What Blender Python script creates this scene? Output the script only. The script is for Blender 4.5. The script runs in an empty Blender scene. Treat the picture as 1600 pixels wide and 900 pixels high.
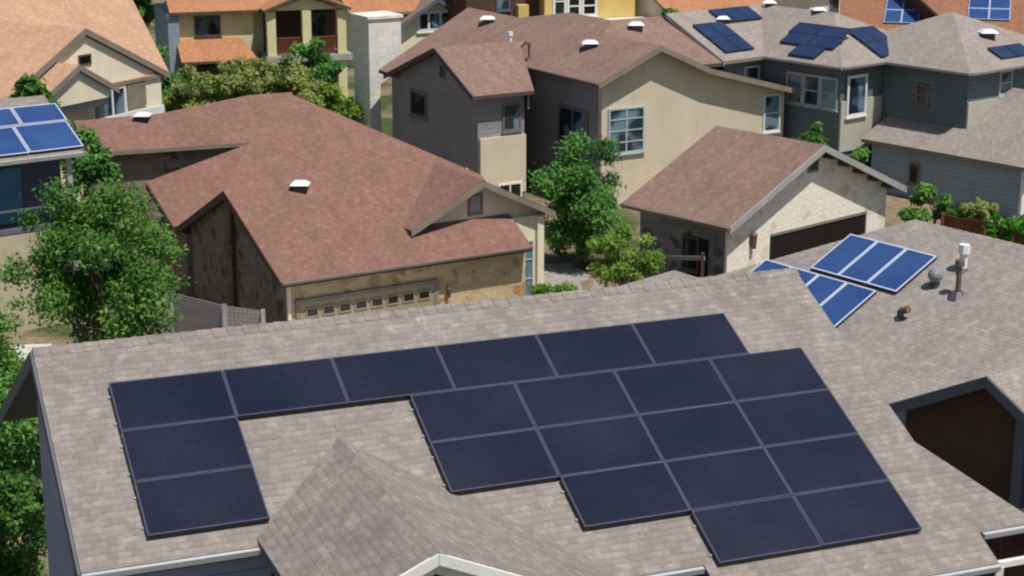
import bpy, math, random
import numpy as np
from mathutils import Vector, Matrix, Quaternion

random.seed(7)
R = math.radians
scn = bpy.context.scene
COL = scn.collection
CAMZ = 18.5                       # camera height in metres above the lower street level

# ------------------------------------------------------------------ materials
def new_mat(name):
    m = bpy.data.materials.new(name); m.use_nodes = True
    nt = m.node_tree
    b = nt.nodes['Principled BSDF']
    return m, nt, b

def N(nt, t, **kw):
    n = nt.nodes.new(t)
    for k, v in kw.items():
        if k in n.inputs.keys() if hasattr(n.inputs, 'keys') else False:
            n.inputs[k].default_value = v
        else:
            setattr(n, k, v)
    return n

def rgb(c): return (c[0], c[1], c[2], 1.0)

def mixc(nt, fac, a, b, mode='MIX'):
    n = nt.nodes.new('ShaderNodeMix'); n.data_type = 'RGBA'; n.blend_type = mode
    for sock, val in ((n.inputs[0], fac), (n.inputs[6], a), (n.inputs[7], b)):
        if isinstance(val, bpy.types.NodeSocket): nt.links.new(val, sock)
        elif isinstance(val, (tuple, list)): sock.default_value = rgb(val)
        else: sock.default_value = val
    return n.outputs[2]

def noise(nt, coord, scale, detail=3, rough=0.55):
    n = nt.nodes.new('ShaderNodeTexNoise')
    n.inputs['Scale'].default_value = scale; n.inputs['Detail'].default_value = detail
    n.inputs['Roughness'].default_value = rough
    nt.links.new(coord, n.inputs['Vector'])
    return n.outputs['Fac']

def ramp(nt, fac, p0, p1, c0=(0, 0, 0), c1=(1, 1, 1)):
    n = nt.nodes.new('ShaderNodeValToRGB')
    n.color_ramp.elements[0].position = p0; n.color_ramp.elements[0].color = rgb(c0)
    n.color_ramp.elements[1].position = p1; n.color_ramp.elements[1].color = rgb(c1)
    nt.links.new(fac, n.inputs[0])
    return n.outputs[0]

def uvs(nt):
    return nt.nodes.new('ShaderNodeTexCoord').outputs['UV']

def brick(nt, coord, w, h, c1, c2, mortar, msize=0.006, offset=0.5, bias=0.0):
    n = nt.nodes.new('ShaderNodeTexBrick')
    nt.links.new(coord, n.inputs['Vector'])
    n.inputs['Scale'].default_value = 1.0
    n.inputs['Brick Width'].default_value = w; n.inputs['Row Height'].default_value = h
    n.inputs['Mortar Size'].default_value = msize; n.inputs['Mortar Smooth'].default_value = 0.3
    n.inputs['Bias'].default_value = bias
    n.inputs['Color1'].default_value = rgb(c1); n.inputs['Color2'].default_value = rgb(c2)
    n.inputs['Mortar'].default_value = rgb(mortar)
    n.offset = offset
    return n

def shingle(name, base, var=0.25, row=0.145, light=(0.42, 0.38, 0.34), lightamt=0.5):
    m, nt, b = new_mat(name)
    uv = uvs(nt)
    d = tuple(x * (1 - var) for x in base); l = tuple(min(1, x * (1 + var)) for x in base)
    wob = nt.nodes.new('ShaderNodeTexNoise'); wob.inputs['Scale'].default_value = 3.0
    nt.links.new(uv, wob.inputs['Vector'])
    vm = nt.nodes.new('ShaderNodeVectorMath'); vm.operation = 'MULTIPLY_ADD'
    nt.links.new(wob.outputs['Color'], vm.inputs[0]); vm.inputs[1].default_value = (0.12, 0.02, 0)
    nt.links.new(uv, vm.inputs[2])
    bk = brick(nt, vm.outputs[0], 0.16, row, d, l, tuple(x * 0.9 for x in base), 0.004)
    bk2 = brick(nt, vm.outputs[0], 0.33, row, tuple(x * 0.92 for x in base), light, tuple(x * 0.92 for x in base), 0.004, 0.37, -0.6)
    c = mixc(nt, lightamt, bk.outputs['Color'], bk2.outputs['Color'])
    n1 = noise(nt, uv, 0.7, 5); n2 = noise(nt, uv, 4.0, 4); n4 = noise(nt, uv, 16.0, 2)
    c = mixc(nt, ramp(nt, n1, 0.3, 0.75), c, mixc(nt, 1.0, c, (0.84, 0.83, 0.84), 'MULTIPLY'))
    c = mixc(nt, ramp(nt, n2, 0.50, 0.74), c, mixc(nt, 1.0, c, (1.34, 1.32, 1.3), 'MULTIPLY'))
    c = mixc(nt, ramp(nt, n4, 0.35, 0.75), mixc(nt, 1.0, c, (0.86, 0.86, 0.86), 'MULTIPLY'), c)
    mp = nt.nodes.new('ShaderNodeMapping'); mp.inputs['Scale'].default_value = (1.6, 0.12, 1)
    nt.links.new(uv, mp.inputs['Vector'])
    n3 = noise(nt, mp.outputs[0], 1.0, 3)
    c = mixc(nt, ramp(nt, n3, 0.45, 0.8), c, mixc(nt, 1.0, c, (0.87, 0.86, 0.86), 'MULTIPLY'))
    # row shadow painted as a thin dark line at every butt edge
    sep = nt.nodes.new('ShaderNodeSeparateXYZ'); nt.links.new(vm.outputs[0], sep.inputs[0])
    dv = nt.nodes.new('ShaderNodeMath'); dv.operation = 'DIVIDE'; nt.links.new(sep.outputs[1], dv.inputs[0]); dv.inputs[1].default_value = row
    fr = nt.nodes.new('ShaderNodeMath'); fr.operation = 'FRACT'; nt.links.new(dv.outputs[0], fr.inputs[0])
    edge = ramp(nt, fr.outputs[0], 0.05, 0.3, (0.83, 0.83, 0.83), (1, 1, 1))
    c = mixc(nt, 1.0, c, edge, 'MULTIPLY')
    nt.links.new(c, b.inputs['Base Color'])
    b.inputs['Roughness'].default_value = 0.95
    b.inputs['Specular IOR Level'].default_value = 0.15
    bp = nt.nodes.new('ShaderNodeBump'); bp.inputs['Strength'].default_value = 0.45; bp.inputs['Distance'].default_value = 0.015
    h = nt.nodes.new('ShaderNodeMath'); h.operation = 'MULTIPLY_ADD'
    nt.links.new(n4, h.inputs[0]); h.inputs[1].default_value = 0.8
    nt.links.new(fr.outputs[0], h.inputs[2])
    nt.links.new(h.outputs[0], bp.inputs['Height'])
    nt.links.new(bp.outputs[0], b.inputs['Normal'])
    return m

def plain(name, col, rough=0.7, spec=0.3, nscale=1.5, amt=0.12, metal=0.0):
    m, nt, b = new_mat(name)
    uv = uvs(nt)
    n1 = noise(nt, uv, nscale, 4)
    c = mixc(nt, ramp(nt, n1, 0.35, 0.7), tuple(x * (1 - amt) for x in col), tuple(min(1, x * (1 + amt)) for x in col))
    n2 = noise(nt, uv, nscale * 14, 2)
    c = mixc(nt, ramp(nt, n2, 0.4, 0.8), c, mixc(nt, 1.0, c, (0.9, 0.9, 0.9), 'MULTIPLY'))
    mp = nt.nodes.new('ShaderNodeMapping'); mp.inputs['Scale'].default_value = (2.6, 0.18, 1); nt.links.new(uv, mp.inputs['Vector'])
    n4 = noise(nt, mp.outputs[0], 1.0, 4)
    c = mixc(nt, ramp(nt, n4, 0.5, 0.8), c, mixc(nt, 1.0, c, (0.9, 0.88, 0.85), 'MULTIPLY'))
    nt.links.new(c, b.inputs['Base Color'])
    b.inputs['Roughness'].default_value = rough
    b.inputs['Specular IOR Level'].default_value = spec
    b.inputs['Metallic'].default_value = metal
    n3 = noise(nt, uv, 22.0, 2)
    bp = nt.nodes.new('ShaderNodeBump'); bp.inputs['Strength'].default_value = 0.25; bp.inputs['Distance'].default_value = 0.01
    nt.links.new(n3, bp.inputs['Height']); nt.links.new(bp.outputs[0], b.inputs['Normal'])
    return m

def siding(name, col, row=0.2):
    m, nt, b = new_mat(name)
    uv = uvs(nt)
    bk = brick(nt, uv, 3.6, row, tuple(x * 0.94 for x in col), tuple(x * 1.06 for x in col), tuple(x * 0.5 for x in col), 0.012)
    n1 = noise(nt, uv, 0.8, 4)
    c = mixc(nt, ramp(nt, n1, 0.35, 0.75), bk.outputs['Color'], mixc(nt, 1.0, bk.outputs['Color'], (0.86, 0.86, 0.88), 'MULTIPLY'))
    nt.links.new(c, b.inputs['Base Color'])
    b.inputs['Roughness'].default_value = 0.7; b.inputs['Specular IOR Level'].default_value = 0.25
    return m

def stone(name, c1, c2, c3, mortar, w=0.55, h=0.3):
    m, nt, b = new_mat(name)
    uv = uvs(nt)
    wob = nt.nodes.new('ShaderNodeTexNoise'); wob.inputs['Scale'].default_value = 2.2
    nt.links.new(uv, wob.inputs['Vector'])
    vm = nt.nodes.new('ShaderNodeVectorMath'); vm.operation = 'MULTIPLY_ADD'
    nt.links.new(wob.outputs['Color'], vm.inputs[0]); vm.inputs[1].default_value = (0.22, 0.16, 0)
    nt.links.new(uv, vm.inputs[2])
    bk = brick(nt, vm.outputs[0], w, h, c1, c2, mortar, 0.018)
    vo = nt.nodes.new('ShaderNodeTexVoronoi'); vo.inputs['Scale'].default_value = 2.8
    nt.links.new(vm.outputs[0], vo.inputs['Vector'])
    sep = nt.nodes.new('ShaderNodeSeparateColor'); nt.links.new(vo.outputs['Color'], sep.inputs[0])
    c = mixc(nt, ramp(nt, sep.outputs[0], 0.78, 0.95), bk.outputs['Color'], c3)
    n2 = noise(nt, uv, 9, 3)
    c = mixc(nt, ramp(nt, n2, 0.35, 0.8), c, mixc(nt, 1.0, c, (0.75, 0.73, 0.7), 'MULTIPLY'))
    nt.links.new(c, b.inputs['Base Color'])
    b.inputs['Roughness'].default_value = 0.9; b.inputs['Specular IOR Level'].default_value = 0.2
    bp = nt.nodes.new('ShaderNodeBump'); bp.inputs['Strength'].default_value = 0.5; bp.inputs['Distance'].default_value = 0.03
    nt.links.new(n2, bp.inputs['Height']); nt.links.new(bp.outputs[0], b.inputs['Normal'])
    return m

def glass(name, col=(0.03, 0.045, 0.06), rough=0.08, pale=None):
    m, nt, b = new_mat(name)
    uv = uvs(nt)
    mp = nt.nodes.new('ShaderNodeMapping'); mp.inputs['Scale'].default_value = (0.9, 0.7, 1); nt.links.new(uv, mp.inputs['Vector'])
    n1 = noise(nt, mp.outputs[0], 1.0, 1)
    pale = pale or tuple(min(1, x * 3 + 0.02) for x in col)
    c = mixc(nt, ramp(nt, n1, 0.47, 0.56), tuple(x * 0.45 for x in col), pale)          # dark room against drawn blinds, with reflection painted into the pale patches
    bl = brick(nt, uv, 9.0, 0.07, (1, 1, 1), (0.92, 0.92, 0.92), (0.6, 0.6, 0.6), 0.012)
    c = mixc(nt, 1.0, c, bl.outputs['Color'], 'MULTIPLY')
    nt.links.new(c, b.inputs['Base Color'])
    b.inputs['Roughness'].default_value = rough; b.inputs['Specular IOR Level'].default_value = 0.7
    return m

def pv(name, base, line, rough, cellw=0.16, cellh=0.16, lw=0.006, busw=0.0):
    m, nt, b = new_mat(name)
    uv = uvs(nt)
    bk = brick(nt, uv, cellw, cellh, tuple(x * 0.95 for x in base), tuple(x * 1.05 for x in base), line, lw, 0.0)
    gp = nt.nodes.new('ShaderNodeNewGeometry').outputs['Position']
    n1 = noise(nt, gp, 0.55, 4)
    c = mixc(nt, ramp(nt, n1, 0.35, 0.7), bk.outputs['Color'], mixc(nt, 1.0, bk.outputs['Color'], (1.55, 1.45, 1.2), 'MULTIPLY'))
    nt.links.new(c, b.inputs['Base Color'])
    r = nt.nodes.new('ShaderNodeMath'); r.operation = 'MULTIPLY_ADD'
    nt.links.new(n1, r.inputs[0]); r.inputs[1].default_value = 0.15; r.inputs[2].default_value = rough
    nt.links.new(r.outputs[0], b.inputs['Roughness'])
    b.inputs['Specular IOR Level'].default_value = 0.5
    return m

def leaf(name, c0, c1, c2):
    m, nt, b = new_mat(name)
    at = nt.nodes.new('ShaderNodeAttribute'); at.attribute_name = 'tone'
    r = nt.nodes.new('ShaderNodeValToRGB')
    e = r.color_ramp.elements
    e[0].position = 0.0; e[0].color = rgb(c0); e[1].position = 1.0; e[1].color = rgb(c2)
    k = e.new(0.5); k.color = rgb(c1)
    nt.links.new(at.outputs['Fac'], r.inputs[0])
    nt.links.new(r.outputs[0], b.inputs['Base Color'])
    b.inputs['Roughness'].default_value = 0.55; b.inputs['Specular IOR Level'].default_value = 0.25
    tr = nt.nodes.new('ShaderNodeBsdfTranslucent'); nt.links.new(r.outputs[0], tr.inputs['Color'])
    mx = nt.nodes.new('ShaderNodeMixShader'); mx.inputs[0].default_value = 0.42
    nt.links.new(b.outputs[0], mx.inputs[1]); nt.links.new(tr.outputs[0], mx.inputs[2])
    out = nt.nodes['Material Output']; nt.links.new(mx.outputs[0], out.inputs['Surface'])
    return m

def bark(name, col):
    m, nt, b = new_mat(name)
    oc = nt.nodes.new('ShaderNodeTexCoord').outputs['Object']
    n1 = noise(nt, oc, 7, 4)
    c = mixc(nt, ramp(nt, n1, 0.35, 0.7), tuple(x * 0.5 for x in col), col)
    nt.links.new(c, b.inputs['Base Color']); b.inputs['Roughness'].default_value = 0.95
    return m

def ground_mat():
    m, nt, b = new_mat('lawn_and_soil')
    oc = nt.nodes.new('ShaderNodeTexCoord').outputs['Object']
    n1 = noise(nt, oc, 0.18, 5); n2 = noise(nt, oc, 3.0, 4); n3 = noise(nt, oc, 0.05, 2)
    grass = mixc(nt, ramp(nt, n2, 0.3, 0.7), (0.035, 0.06, 0.018), (0.09, 0.115, 0.04))
    soil = mixc(nt, ramp(nt, n2, 0.3, 0.7), (0.17, 0.125, 0.085), (0.30, 0.235, 0.165))
    c = mixc(nt, ramp(nt, n1, 0.44, 0.58), soil, grass)
    nt.links.new(c, b.inputs['Base Color']); b.inputs['Roughness'].default_value = 0.95
    b.inputs['Specular IOR Level'].default_value = 0.1
    return m

M = {}
M['roof_grey'] = shingle('weathered_grey_shingle', (0.305, 0.270, 0.243), 0.2, 0.12, (0.465, 0.415, 0.378), 0.45)
M['roof_dove'] = shingle('dove_grey_shingle', (0.365, 0.328, 0.297), 0.17, 0.12, (0.48, 0.432, 0.395), 0.4)
M['roof_red'] = shingle('red_brown_shingle', (0.27, 0.15, 0.118), 0.17, 0.145, (0.33, 0.19, 0.152), 0.4)
M['roof_plum'] = shingle('brown_shingle', (0.295, 0.193, 0.157), 0.14, 0.145, (0.345, 0.23, 0.195), 0.4)
M['roof_ash'] = shingle('pale_grey_shingle', (0.36, 0.315, 0.28), 0.12, 0.145, (0.42, 0.37, 0.335), 0.4)
M['roof_sand'] = shingle('sandy_orange_shingle', (0.58, 0.36, 0.235), 0.1, 0.145, (0.66, 0.43, 0.29), 0.4)
M['roof_orange'] = shingle('orange_shingle', (0.50, 0.235, 0.12), 0.14, 0.145, (0.58, 0.3, 0.17), 0.4)
M['roof_brick'] = shingle('brick_red_shingle', (0.36, 0.17, 0.105), 0.16, 0.145, (0.42, 0.21, 0.13), 0.4)
M['trim_brown'] = plain('brown_trim_paint', (0.10, 0.075, 0.06))
M['trim_taupe'] = plain('taupe_trim_paint', (0.26, 0.215, 0.175))
M['trim_slate'] = plain('slate_trim_paint', (0.13, 0.14, 0.17))
M['trim_white'] = plain('white_trim_paint', (0.78, 0.77, 0.75), amt=0.05)
M['trim_grey'] = plain('grey_trim_paint', (0.38, 0.37, 0.36))
M['gutter'] = plain('aluminium_gutter', (0.55, 0.55, 0.56), 0.45, 0.5, amt=0.06)
M['wall_slate'] = siding('slate_blue_siding', (0.33, 0.35, 0.50))
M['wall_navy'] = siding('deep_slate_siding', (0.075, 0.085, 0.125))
M['wall_taupe'] = siding('taupe_siding', (0.30, 0.285, 0.30))
M['wall_cream'] = plain('cream_stucco', (0.66, 0.575, 0.43), 0.9, 0.15, 0.7, 0.06)
M['wall_ivory'] = plain('ivory_stucco', (0.84, 0.76, 0.58), 0.9, 0.15, 0.8, 0.06)
M['wall_yellow'] = plain('yellow_stucco', (0.72, 0.52, 0.18), 0.9, 0.15, 0.8, 0.07)
M['wall_butter'] = plain('butter_stucco', (0.74, 0.67, 0.38), 0.9, 0.15, 0.8, 0.07)
M['wall_beige'] = plain('beige_stucco', (0.50, 0.44, 0.31), 0.9, 0.15, 0.8, 0.08)
M['wall_green'] = siding('grey_green_siding', (0.135, 0.18, 0.185))
M['wall_bluegrey'] = siding('blue_grey_siding_and_shade', (0.29, 0.37, 0.41))
M['wall_sage'] = plain('sage_stucco', (0.47, 0.46, 0.38), 0.9, 0.15, 0.8, 0.08)
M['wall_dark'] = plain('dark_boards_and_wall_shade', (0.10, 0.058, 0.045), 0.85, 0.2)  # on recessed and sunless walls the shade is put into this colour
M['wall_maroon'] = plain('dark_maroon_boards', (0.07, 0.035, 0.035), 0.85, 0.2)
M['stone_white'] = stone('white_limestone', (0.95, 0.91, 0.80), (0.92, 0.85, 0.72), (0.80, 0.66, 0.48), (0.86, 0.8, 0.69), 0.42, 0.24)
M['stone_tan'] = stone('tan_fieldstone', (0.66, 0.52, 0.32), (0.53, 0.39, 0.22), (0.43, 0.25, 0.12), (0.58, 0.48, 0.33), 0.42, 0.22)
M['stone_tan_shade'] = stone('tan_fieldstone_shade_side', (0.33, 0.27, 0.215), (0.24, 0.195, 0.155), (0.14, 0.11, 0.09), (0.26, 0.22, 0.185), 0.55, 0.3)  # darker copy of the tan stone, shade of left and rear walls painted in
M['stone_white_shade'] = stone('limestone_shade_side', (0.24, 0.225, 0.2), (0.17, 0.165, 0.155), (0.10, 0.09, 0.085), (0.2, 0.19, 0.18), 0.5, 0.28)  # darker copy of the garage stone, side wall shade painted in
M['stone_chimney'] = stone('pale_chimney_stone', (0.93, 0.90, 0.83), (0.76, 0.74, 0.70), (0.74, 0.76, 0.56), (0.74, 0.71, 0.66), 0.6, 0.3)
M['door_tan'] = siding('tan_garage_door', (0.34, 0.275, 0.18), 0.53)
M['door_and_shade'] = plain('dark_door_and_garage_shade', (0.02, 0.017, 0.015), 0.9, 0.1)
M['door_blue'] = plain('blue_door_paint', (0.02, 0.13, 0.24), 0.4, 0.5)
M['wood_fence'] = siding('greyed_cedar', (0.36, 0.32, 0.31), 0.14)
M['wood_red'] = plain('reddish_wood', (0.20, 0.075, 0.04), 0.8, 0.2, 3)
M['glass'] = glass('window_glass')
M['glass_blue'] = glass('blue_window_glass', (0.035, 0.075, 0.12), 0.08, (0.17, 0.27, 0.34))
M['glass_black'] = glass('black_window_glass', (0.014, 0.014, 0.016), 0.2, (0.012, 0.012, 0.012))
M['frame_taupe'] = plain('taupe_window_frame', (0.2, 0.17, 0.15))
M['frame_green'] = plain('pale_green_window_frame', (0.42, 0.5, 0.5))
M['pv_dark'] = pv('dark_solar_cells', (0.0065, 0.0085, 0.024), (0.0115, 0.0145, 0.033), 0.24, 0.157, 0.157, 0.005)
M['pv_blue'] = pv('blue_solar_cells', (0.022, 0.058, 0.19), (0.032, 0.075, 0.22), 0.26, 0.157, 0.157, 0.006)
M['pv_navy'] = pv('navy_solar_cells', (0.012, 0.028, 0.085), (0.03, 0.05, 0.12), 0.26, 0.157, 0.157, 0.006)
M['pv_frame_dark'] = plain('dark_anodised_frame', (0.062, 0.066, 0.115), 0.45, 0.5, amt=0.05)
M['pv_frame_black'] = plain('black_anodised_frame', (0.02, 0.02, 0.025), 0.45, 0.4, amt=0.05)
M['pv_frame_silver'] = plain('silver_anodised_frame', (0.62, 0.68, 0.80), 0.4, 0.5, amt=0.04)
M['rail'] = plain('rail_aluminium', (0.30, 0.31, 0.33), 0.5, 0.5)
M['vent_white'] = plain('white_vent_metal', (0.85, 0.84, 0.84), 0.5, 0.4, amt=0.03)
M['vent_dark'] = plain('dark_vent_metal', (0.07, 0.07, 0.08), 0.5, 0.4)
M['vent_brown'] = plain('brown_vent_pipe', (0.16, 0.10, 0.075), 0.6, 0.4)
M['vent_grey'] = plain('galvanised_vent', (0.24, 0.26, 0.28), 0.4, 0.5)
M['concrete'] = plain('pale_concrete', (0.58, 0.56, 0.53), 0.9, 0.1, 1.2, 0.1)
M['gravel'] = plain('grey_gravel', (0.36, 0.33, 0.30), 0.95, 0.1, 3.0, 0.25)
M['mulch'] = plain('red_mulch', (0.17, 0.075, 0.045), 0.95, 0.1, 4.0, 0.3)
M['leaf_green'] = leaf('broad_green_leaves', (0.03, 0.10, 0.02), (0.10, 0.25, 0.04), (0.24, 0.41, 0.09))
M['leaf_deep'] = leaf('deep_green_leaves', (0.035, 0.125, 0.025), (0.10, 0.29, 0.055), (0.23, 0.44, 0.10))
M['leaf_lime'] = leaf('lime_green_leaves', (0.10, 0.19, 0.03), (0.21, 0.36, 0.05), (0.34, 0.47, 0.10))
M['leaf_olive'] = leaf('olive_leaves', (0.12, 0.20, 0.05), (0.29, 0.37, 0.10), (0.50, 0.49, 0.17))
M['leaf_bright'] = leaf('bright_hedge_leaves', (0.03, 0.14, 0.01), (0.07, 0.25, 0.015), (0.12, 0.34, 0.03))
M['bark'] = bark('grey_brown_bark', (0.16, 0.125, 0.10))
M['ground'] = ground_mat()

# ------------------------------------------------------------------ mesh helpers
class Fr:
    """local frame of a house: u along its street front, v towards the street, h up; origin relative to the camera"""
    def __init__(self, O, yaw):
        y = R(yaw)
        self.yaw = y
        self.O = Vector((O[0], O[1], O[2] + CAMZ))
        self.U = Vector((math.cos(y), math.sin(y), 0)); self.V = Vector((math.sin(y), -math.cos(y), 0)); self.Z = Vector((0, 0, 1))
    def P(self, u, v, h): return self.O + self.U * u + self.V * v + self.Z * h
    def dirv(self, s):
        return {'V': self.V, '-V': -self.V, 'U': self.U, '-U': -self.U}[s]

class MB:
    def __init__(self): self.v = []; self.f = []; self.mi = []
    def face(self, pts, mi=0):
        k = len(self.v); self.v += [Vector(p) for p in pts]; self.f.append(list(range(k, k + len(pts)))); self.mi.append(mi)
    def prism(self, pts, off, mi_top=0, mi_side=0, mi_bot=None):
        """closed solid: polygon pts swept by the vector off"""
        off = Vector(off); q = [Vector(p) for p in pts]; r = [p + off for p in q]
        n = Vector((0, 0, 0))
        for i in range(len(q)):
            a, b = q[i], q[(i + 1) % len(q)]
            n += Vector(((a.y - b.y) * (a.z + b.z), (a.z - b.z) * (a.x + b.x), (a.x - b.x) * (a.y + b.y)))
        if n.dot(off) > 0: q.reverse(); r.reverse()      # so that the first face looks away from off
        self.face(q, mi_top); self.face(list(reversed(r)), mi_side if mi_bot is None else mi_bot)
        L = len(q)
        for i in range(L):
            j = (i + 1) % L
            self.face([q[j], q[i], r[i], r[j]], mi_side)
    def box(self, fr, u0, u1, v0, v1, h0, h1, mi=0):
        self.prism([fr.P(u0, v0, h1), fr.P(u1, v0, h1), fr.P(u1, v1, h1), fr.P(u0, v1, h1)], (0, 0, h0 - h1), mi, mi)
    def slab(self, fr, pts, t=0.16, top=0, side=1):
        self.prism([fr.P(*p) for p in pts], (0, 0, -t), top, side)
    def bar(self, a, b, w, mi=0, up=(0, 0, 1), h=None):
        a = Vector(a); b = Vector(b); d = (b - a).normalized(); s = d.cross(Vector(up))
        if s.length < 1e-3: s = d.cross(Vector((1, 0, 0)))
        s.normalize(); t = s.cross(d).normalized(); h = h or w
        self.prism([a + s * w / 2 + t * h / 2, a - s * w / 2 + t * h / 2, a - s * w / 2 - t * h / 2, a + s * w / 2 - t * h / 2], b - a, mi, mi)
    def tube(self, a, b, r0, r1, n=8, mi=0, caps=True):
        a = Vector(a); b = Vector(b); d = (b - a).normalized(); s = d.cross(Vector((0.13, 0.31, 0.94)))
        s.normalize(); t = s.cross(d)
        A = [a + (s * math.cos(2 * math.pi * i / n) + t * math.sin(2 * math.pi * i / n)) * r0 for i in range(n)]
        B = [b + (s * math.cos(2 * math.pi * i / n) + t * math.sin(2 * math.pi * i / n)) * r1 for i in range(n)]
        for i in range(n):
            j = (i + 1) % n; self.face([A[i], A[j], B[j], B[i]], mi)
        if caps: self.face(list(reversed(A)), mi); self.face(B, mi)
    def build(self, name, mats, parent=None, uvaxes=None):
        if not isinstance(mats, (list, tuple)): mats = [mats]
        inv = Matrix.Identity(4)
        if parent is not None:
            p = parent; chain = []
            while p is not None: chain.append(p.matrix_basis.copy()); p = p.parent
            w = Matrix.Identity(4)
            for mb_ in reversed(chain): w = w @ mb_
            inv = w.inverted()
        me = bpy.data.meshes.new(name)
        me.from_pydata([tuple(inv @ v) for v in self.v], [], self.f)
        for mt in mats: me.materials.append(mt)
        me.polygons.foreach_set('material_index', self.mi)
        uvl = me.uv_layers.new(name='UVMap')
        dat = []
        for f in self.f:
            a = [self.v[i] for i in f]
            n = Vector((0, 0, 0))
            for i in range(len(a)):
                p, q = a[i], a[(i + 1) % len(a)]
                n += Vector(((p.y - q.y) * (p.z + q.z), (p.z - q.z) * (p.x + q.x), (p.x - q.x) * (p.y + q.y)))
            if n.length > 1e-12: n.normalize()
            e = Vector((0, 0, 1)).cross(n)
            if uvaxes: e, s = uvaxes
            else:
                if e.length < 1e-3: e = Vector((1, 0, 0))
                e.normalize(); s = n.cross(e)
            for p in a: dat += [p.dot(e), p.dot(s)]
        uvl.data.foreach_set('uv', dat)
        me.validate(); me.update()
        o = bpy.data.objects.new(name, me); COL.objects.link(o)
        if parent is not None: o.parent = parent
        return o

def tag(o, label=None, cat=None, group=None, kind=None):
    if label: o['label'] = label
    if cat: o['category'] = cat
    if group: o['group'] = group
    if kind: o['kind'] = kind
    return o

def thing(name, label, cat, loc, rotz=0.0, group=None):
    o = bpy.data.objects.new(name, None); COL.objects.link(o)
    o.location = loc; o.rotation_euler = (0, 0, rotz); o.empty_display_size = 0.3
    return tag(o, label, cat, group)

def sstep(a, b, x):
    t = min(1, max(0, (x - a) / (b - a))); return t * t * (3 - 2 * t)

def gz(x, y):
    """ground height: the hillside climbs towards the camera and to the right"""
    z = 2.5 * (1 - sstep(26, 50, y)) + 1.3 * sstep(1.5, 8, x) * (1 - sstep(66, 80, y))
    return z + 0.05 * math.sin(x * 0.7) * math.cos(y * 0.5)

def house(name, label, fr, u, v, cat='house'):
    p = fr.P(u, v, 0)
    return thing(name, label, cat, (p.x, p.y, gz(p.x, p.y) - 0.3), fr.yaw, 'houses on the hillside')

def window(parent, fr, face, pos, w, h, frame_m, pane_m, cols=1, rows=1, fw=0.07, depth=0.07, sill=True, name='window'):
    """pos = (u, v, h) of the lower left corner seen from outside, on the wall surface"""
    n = fr.dirv(face); ex = Vector((0, 0, 1)).cross(n)
    o = fr.P(*pos) + n * 0.004
    Z = Vector((0, 0, 1))
    def bx(mb, x0, x1, y0, y1, d0, d1):
        mb.prism([o + ex * x0 + Z * y0 + n * d1, o + ex * x1 + Z * y0 + n * d1, o + ex * x1 + Z * y1 + n * d1, o + ex * x0 + Z * y1 + n * d1], n * (d0 - d1))
    mb = MB()
    bx(mb, 0, w, 0, fw, 0, depth); bx(mb, 0, w, h - fw, h, 0, depth)
    bx(mb, 0, fw, fw + 0.002, h - fw - 0.002, 0, depth); bx(mb, w - fw, w, fw + 0.002, h - fw - 0.002, 0, depth)
    for i in range(1, cols):
        x = w * i / cols; bx(mb, x - fw * 0.4, x + fw * 0.4, fw + 0.002, h - fw - 0.002, 0, depth * 0.9)
    for j in range(1, rows):
        y = h * j / rows
        for i in range(cols):
            bx(mb, (w * i / cols + fw * 0.45) if i else fw + 0.002, (w * (i + 1) / cols - fw * 0.45) if i < cols - 1 else w - fw - 0.002, y - fw * 0.3, y + fw * 0.3, 0, depth * 0.8)
    if sill: bx(mb, -0.06, w + 0.06, -0.07, -0.003, 0, depth + 0.05)
    f = mb.build(name, frame_m, parent)
    g = MB(); bx(g, fw * 0.5, w - fw * 0.5, fw * 0.5, h - fw * 0.5, 0.002, depth * 0.35)
    g.build('pane', pane_m, f)
    return f

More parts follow.
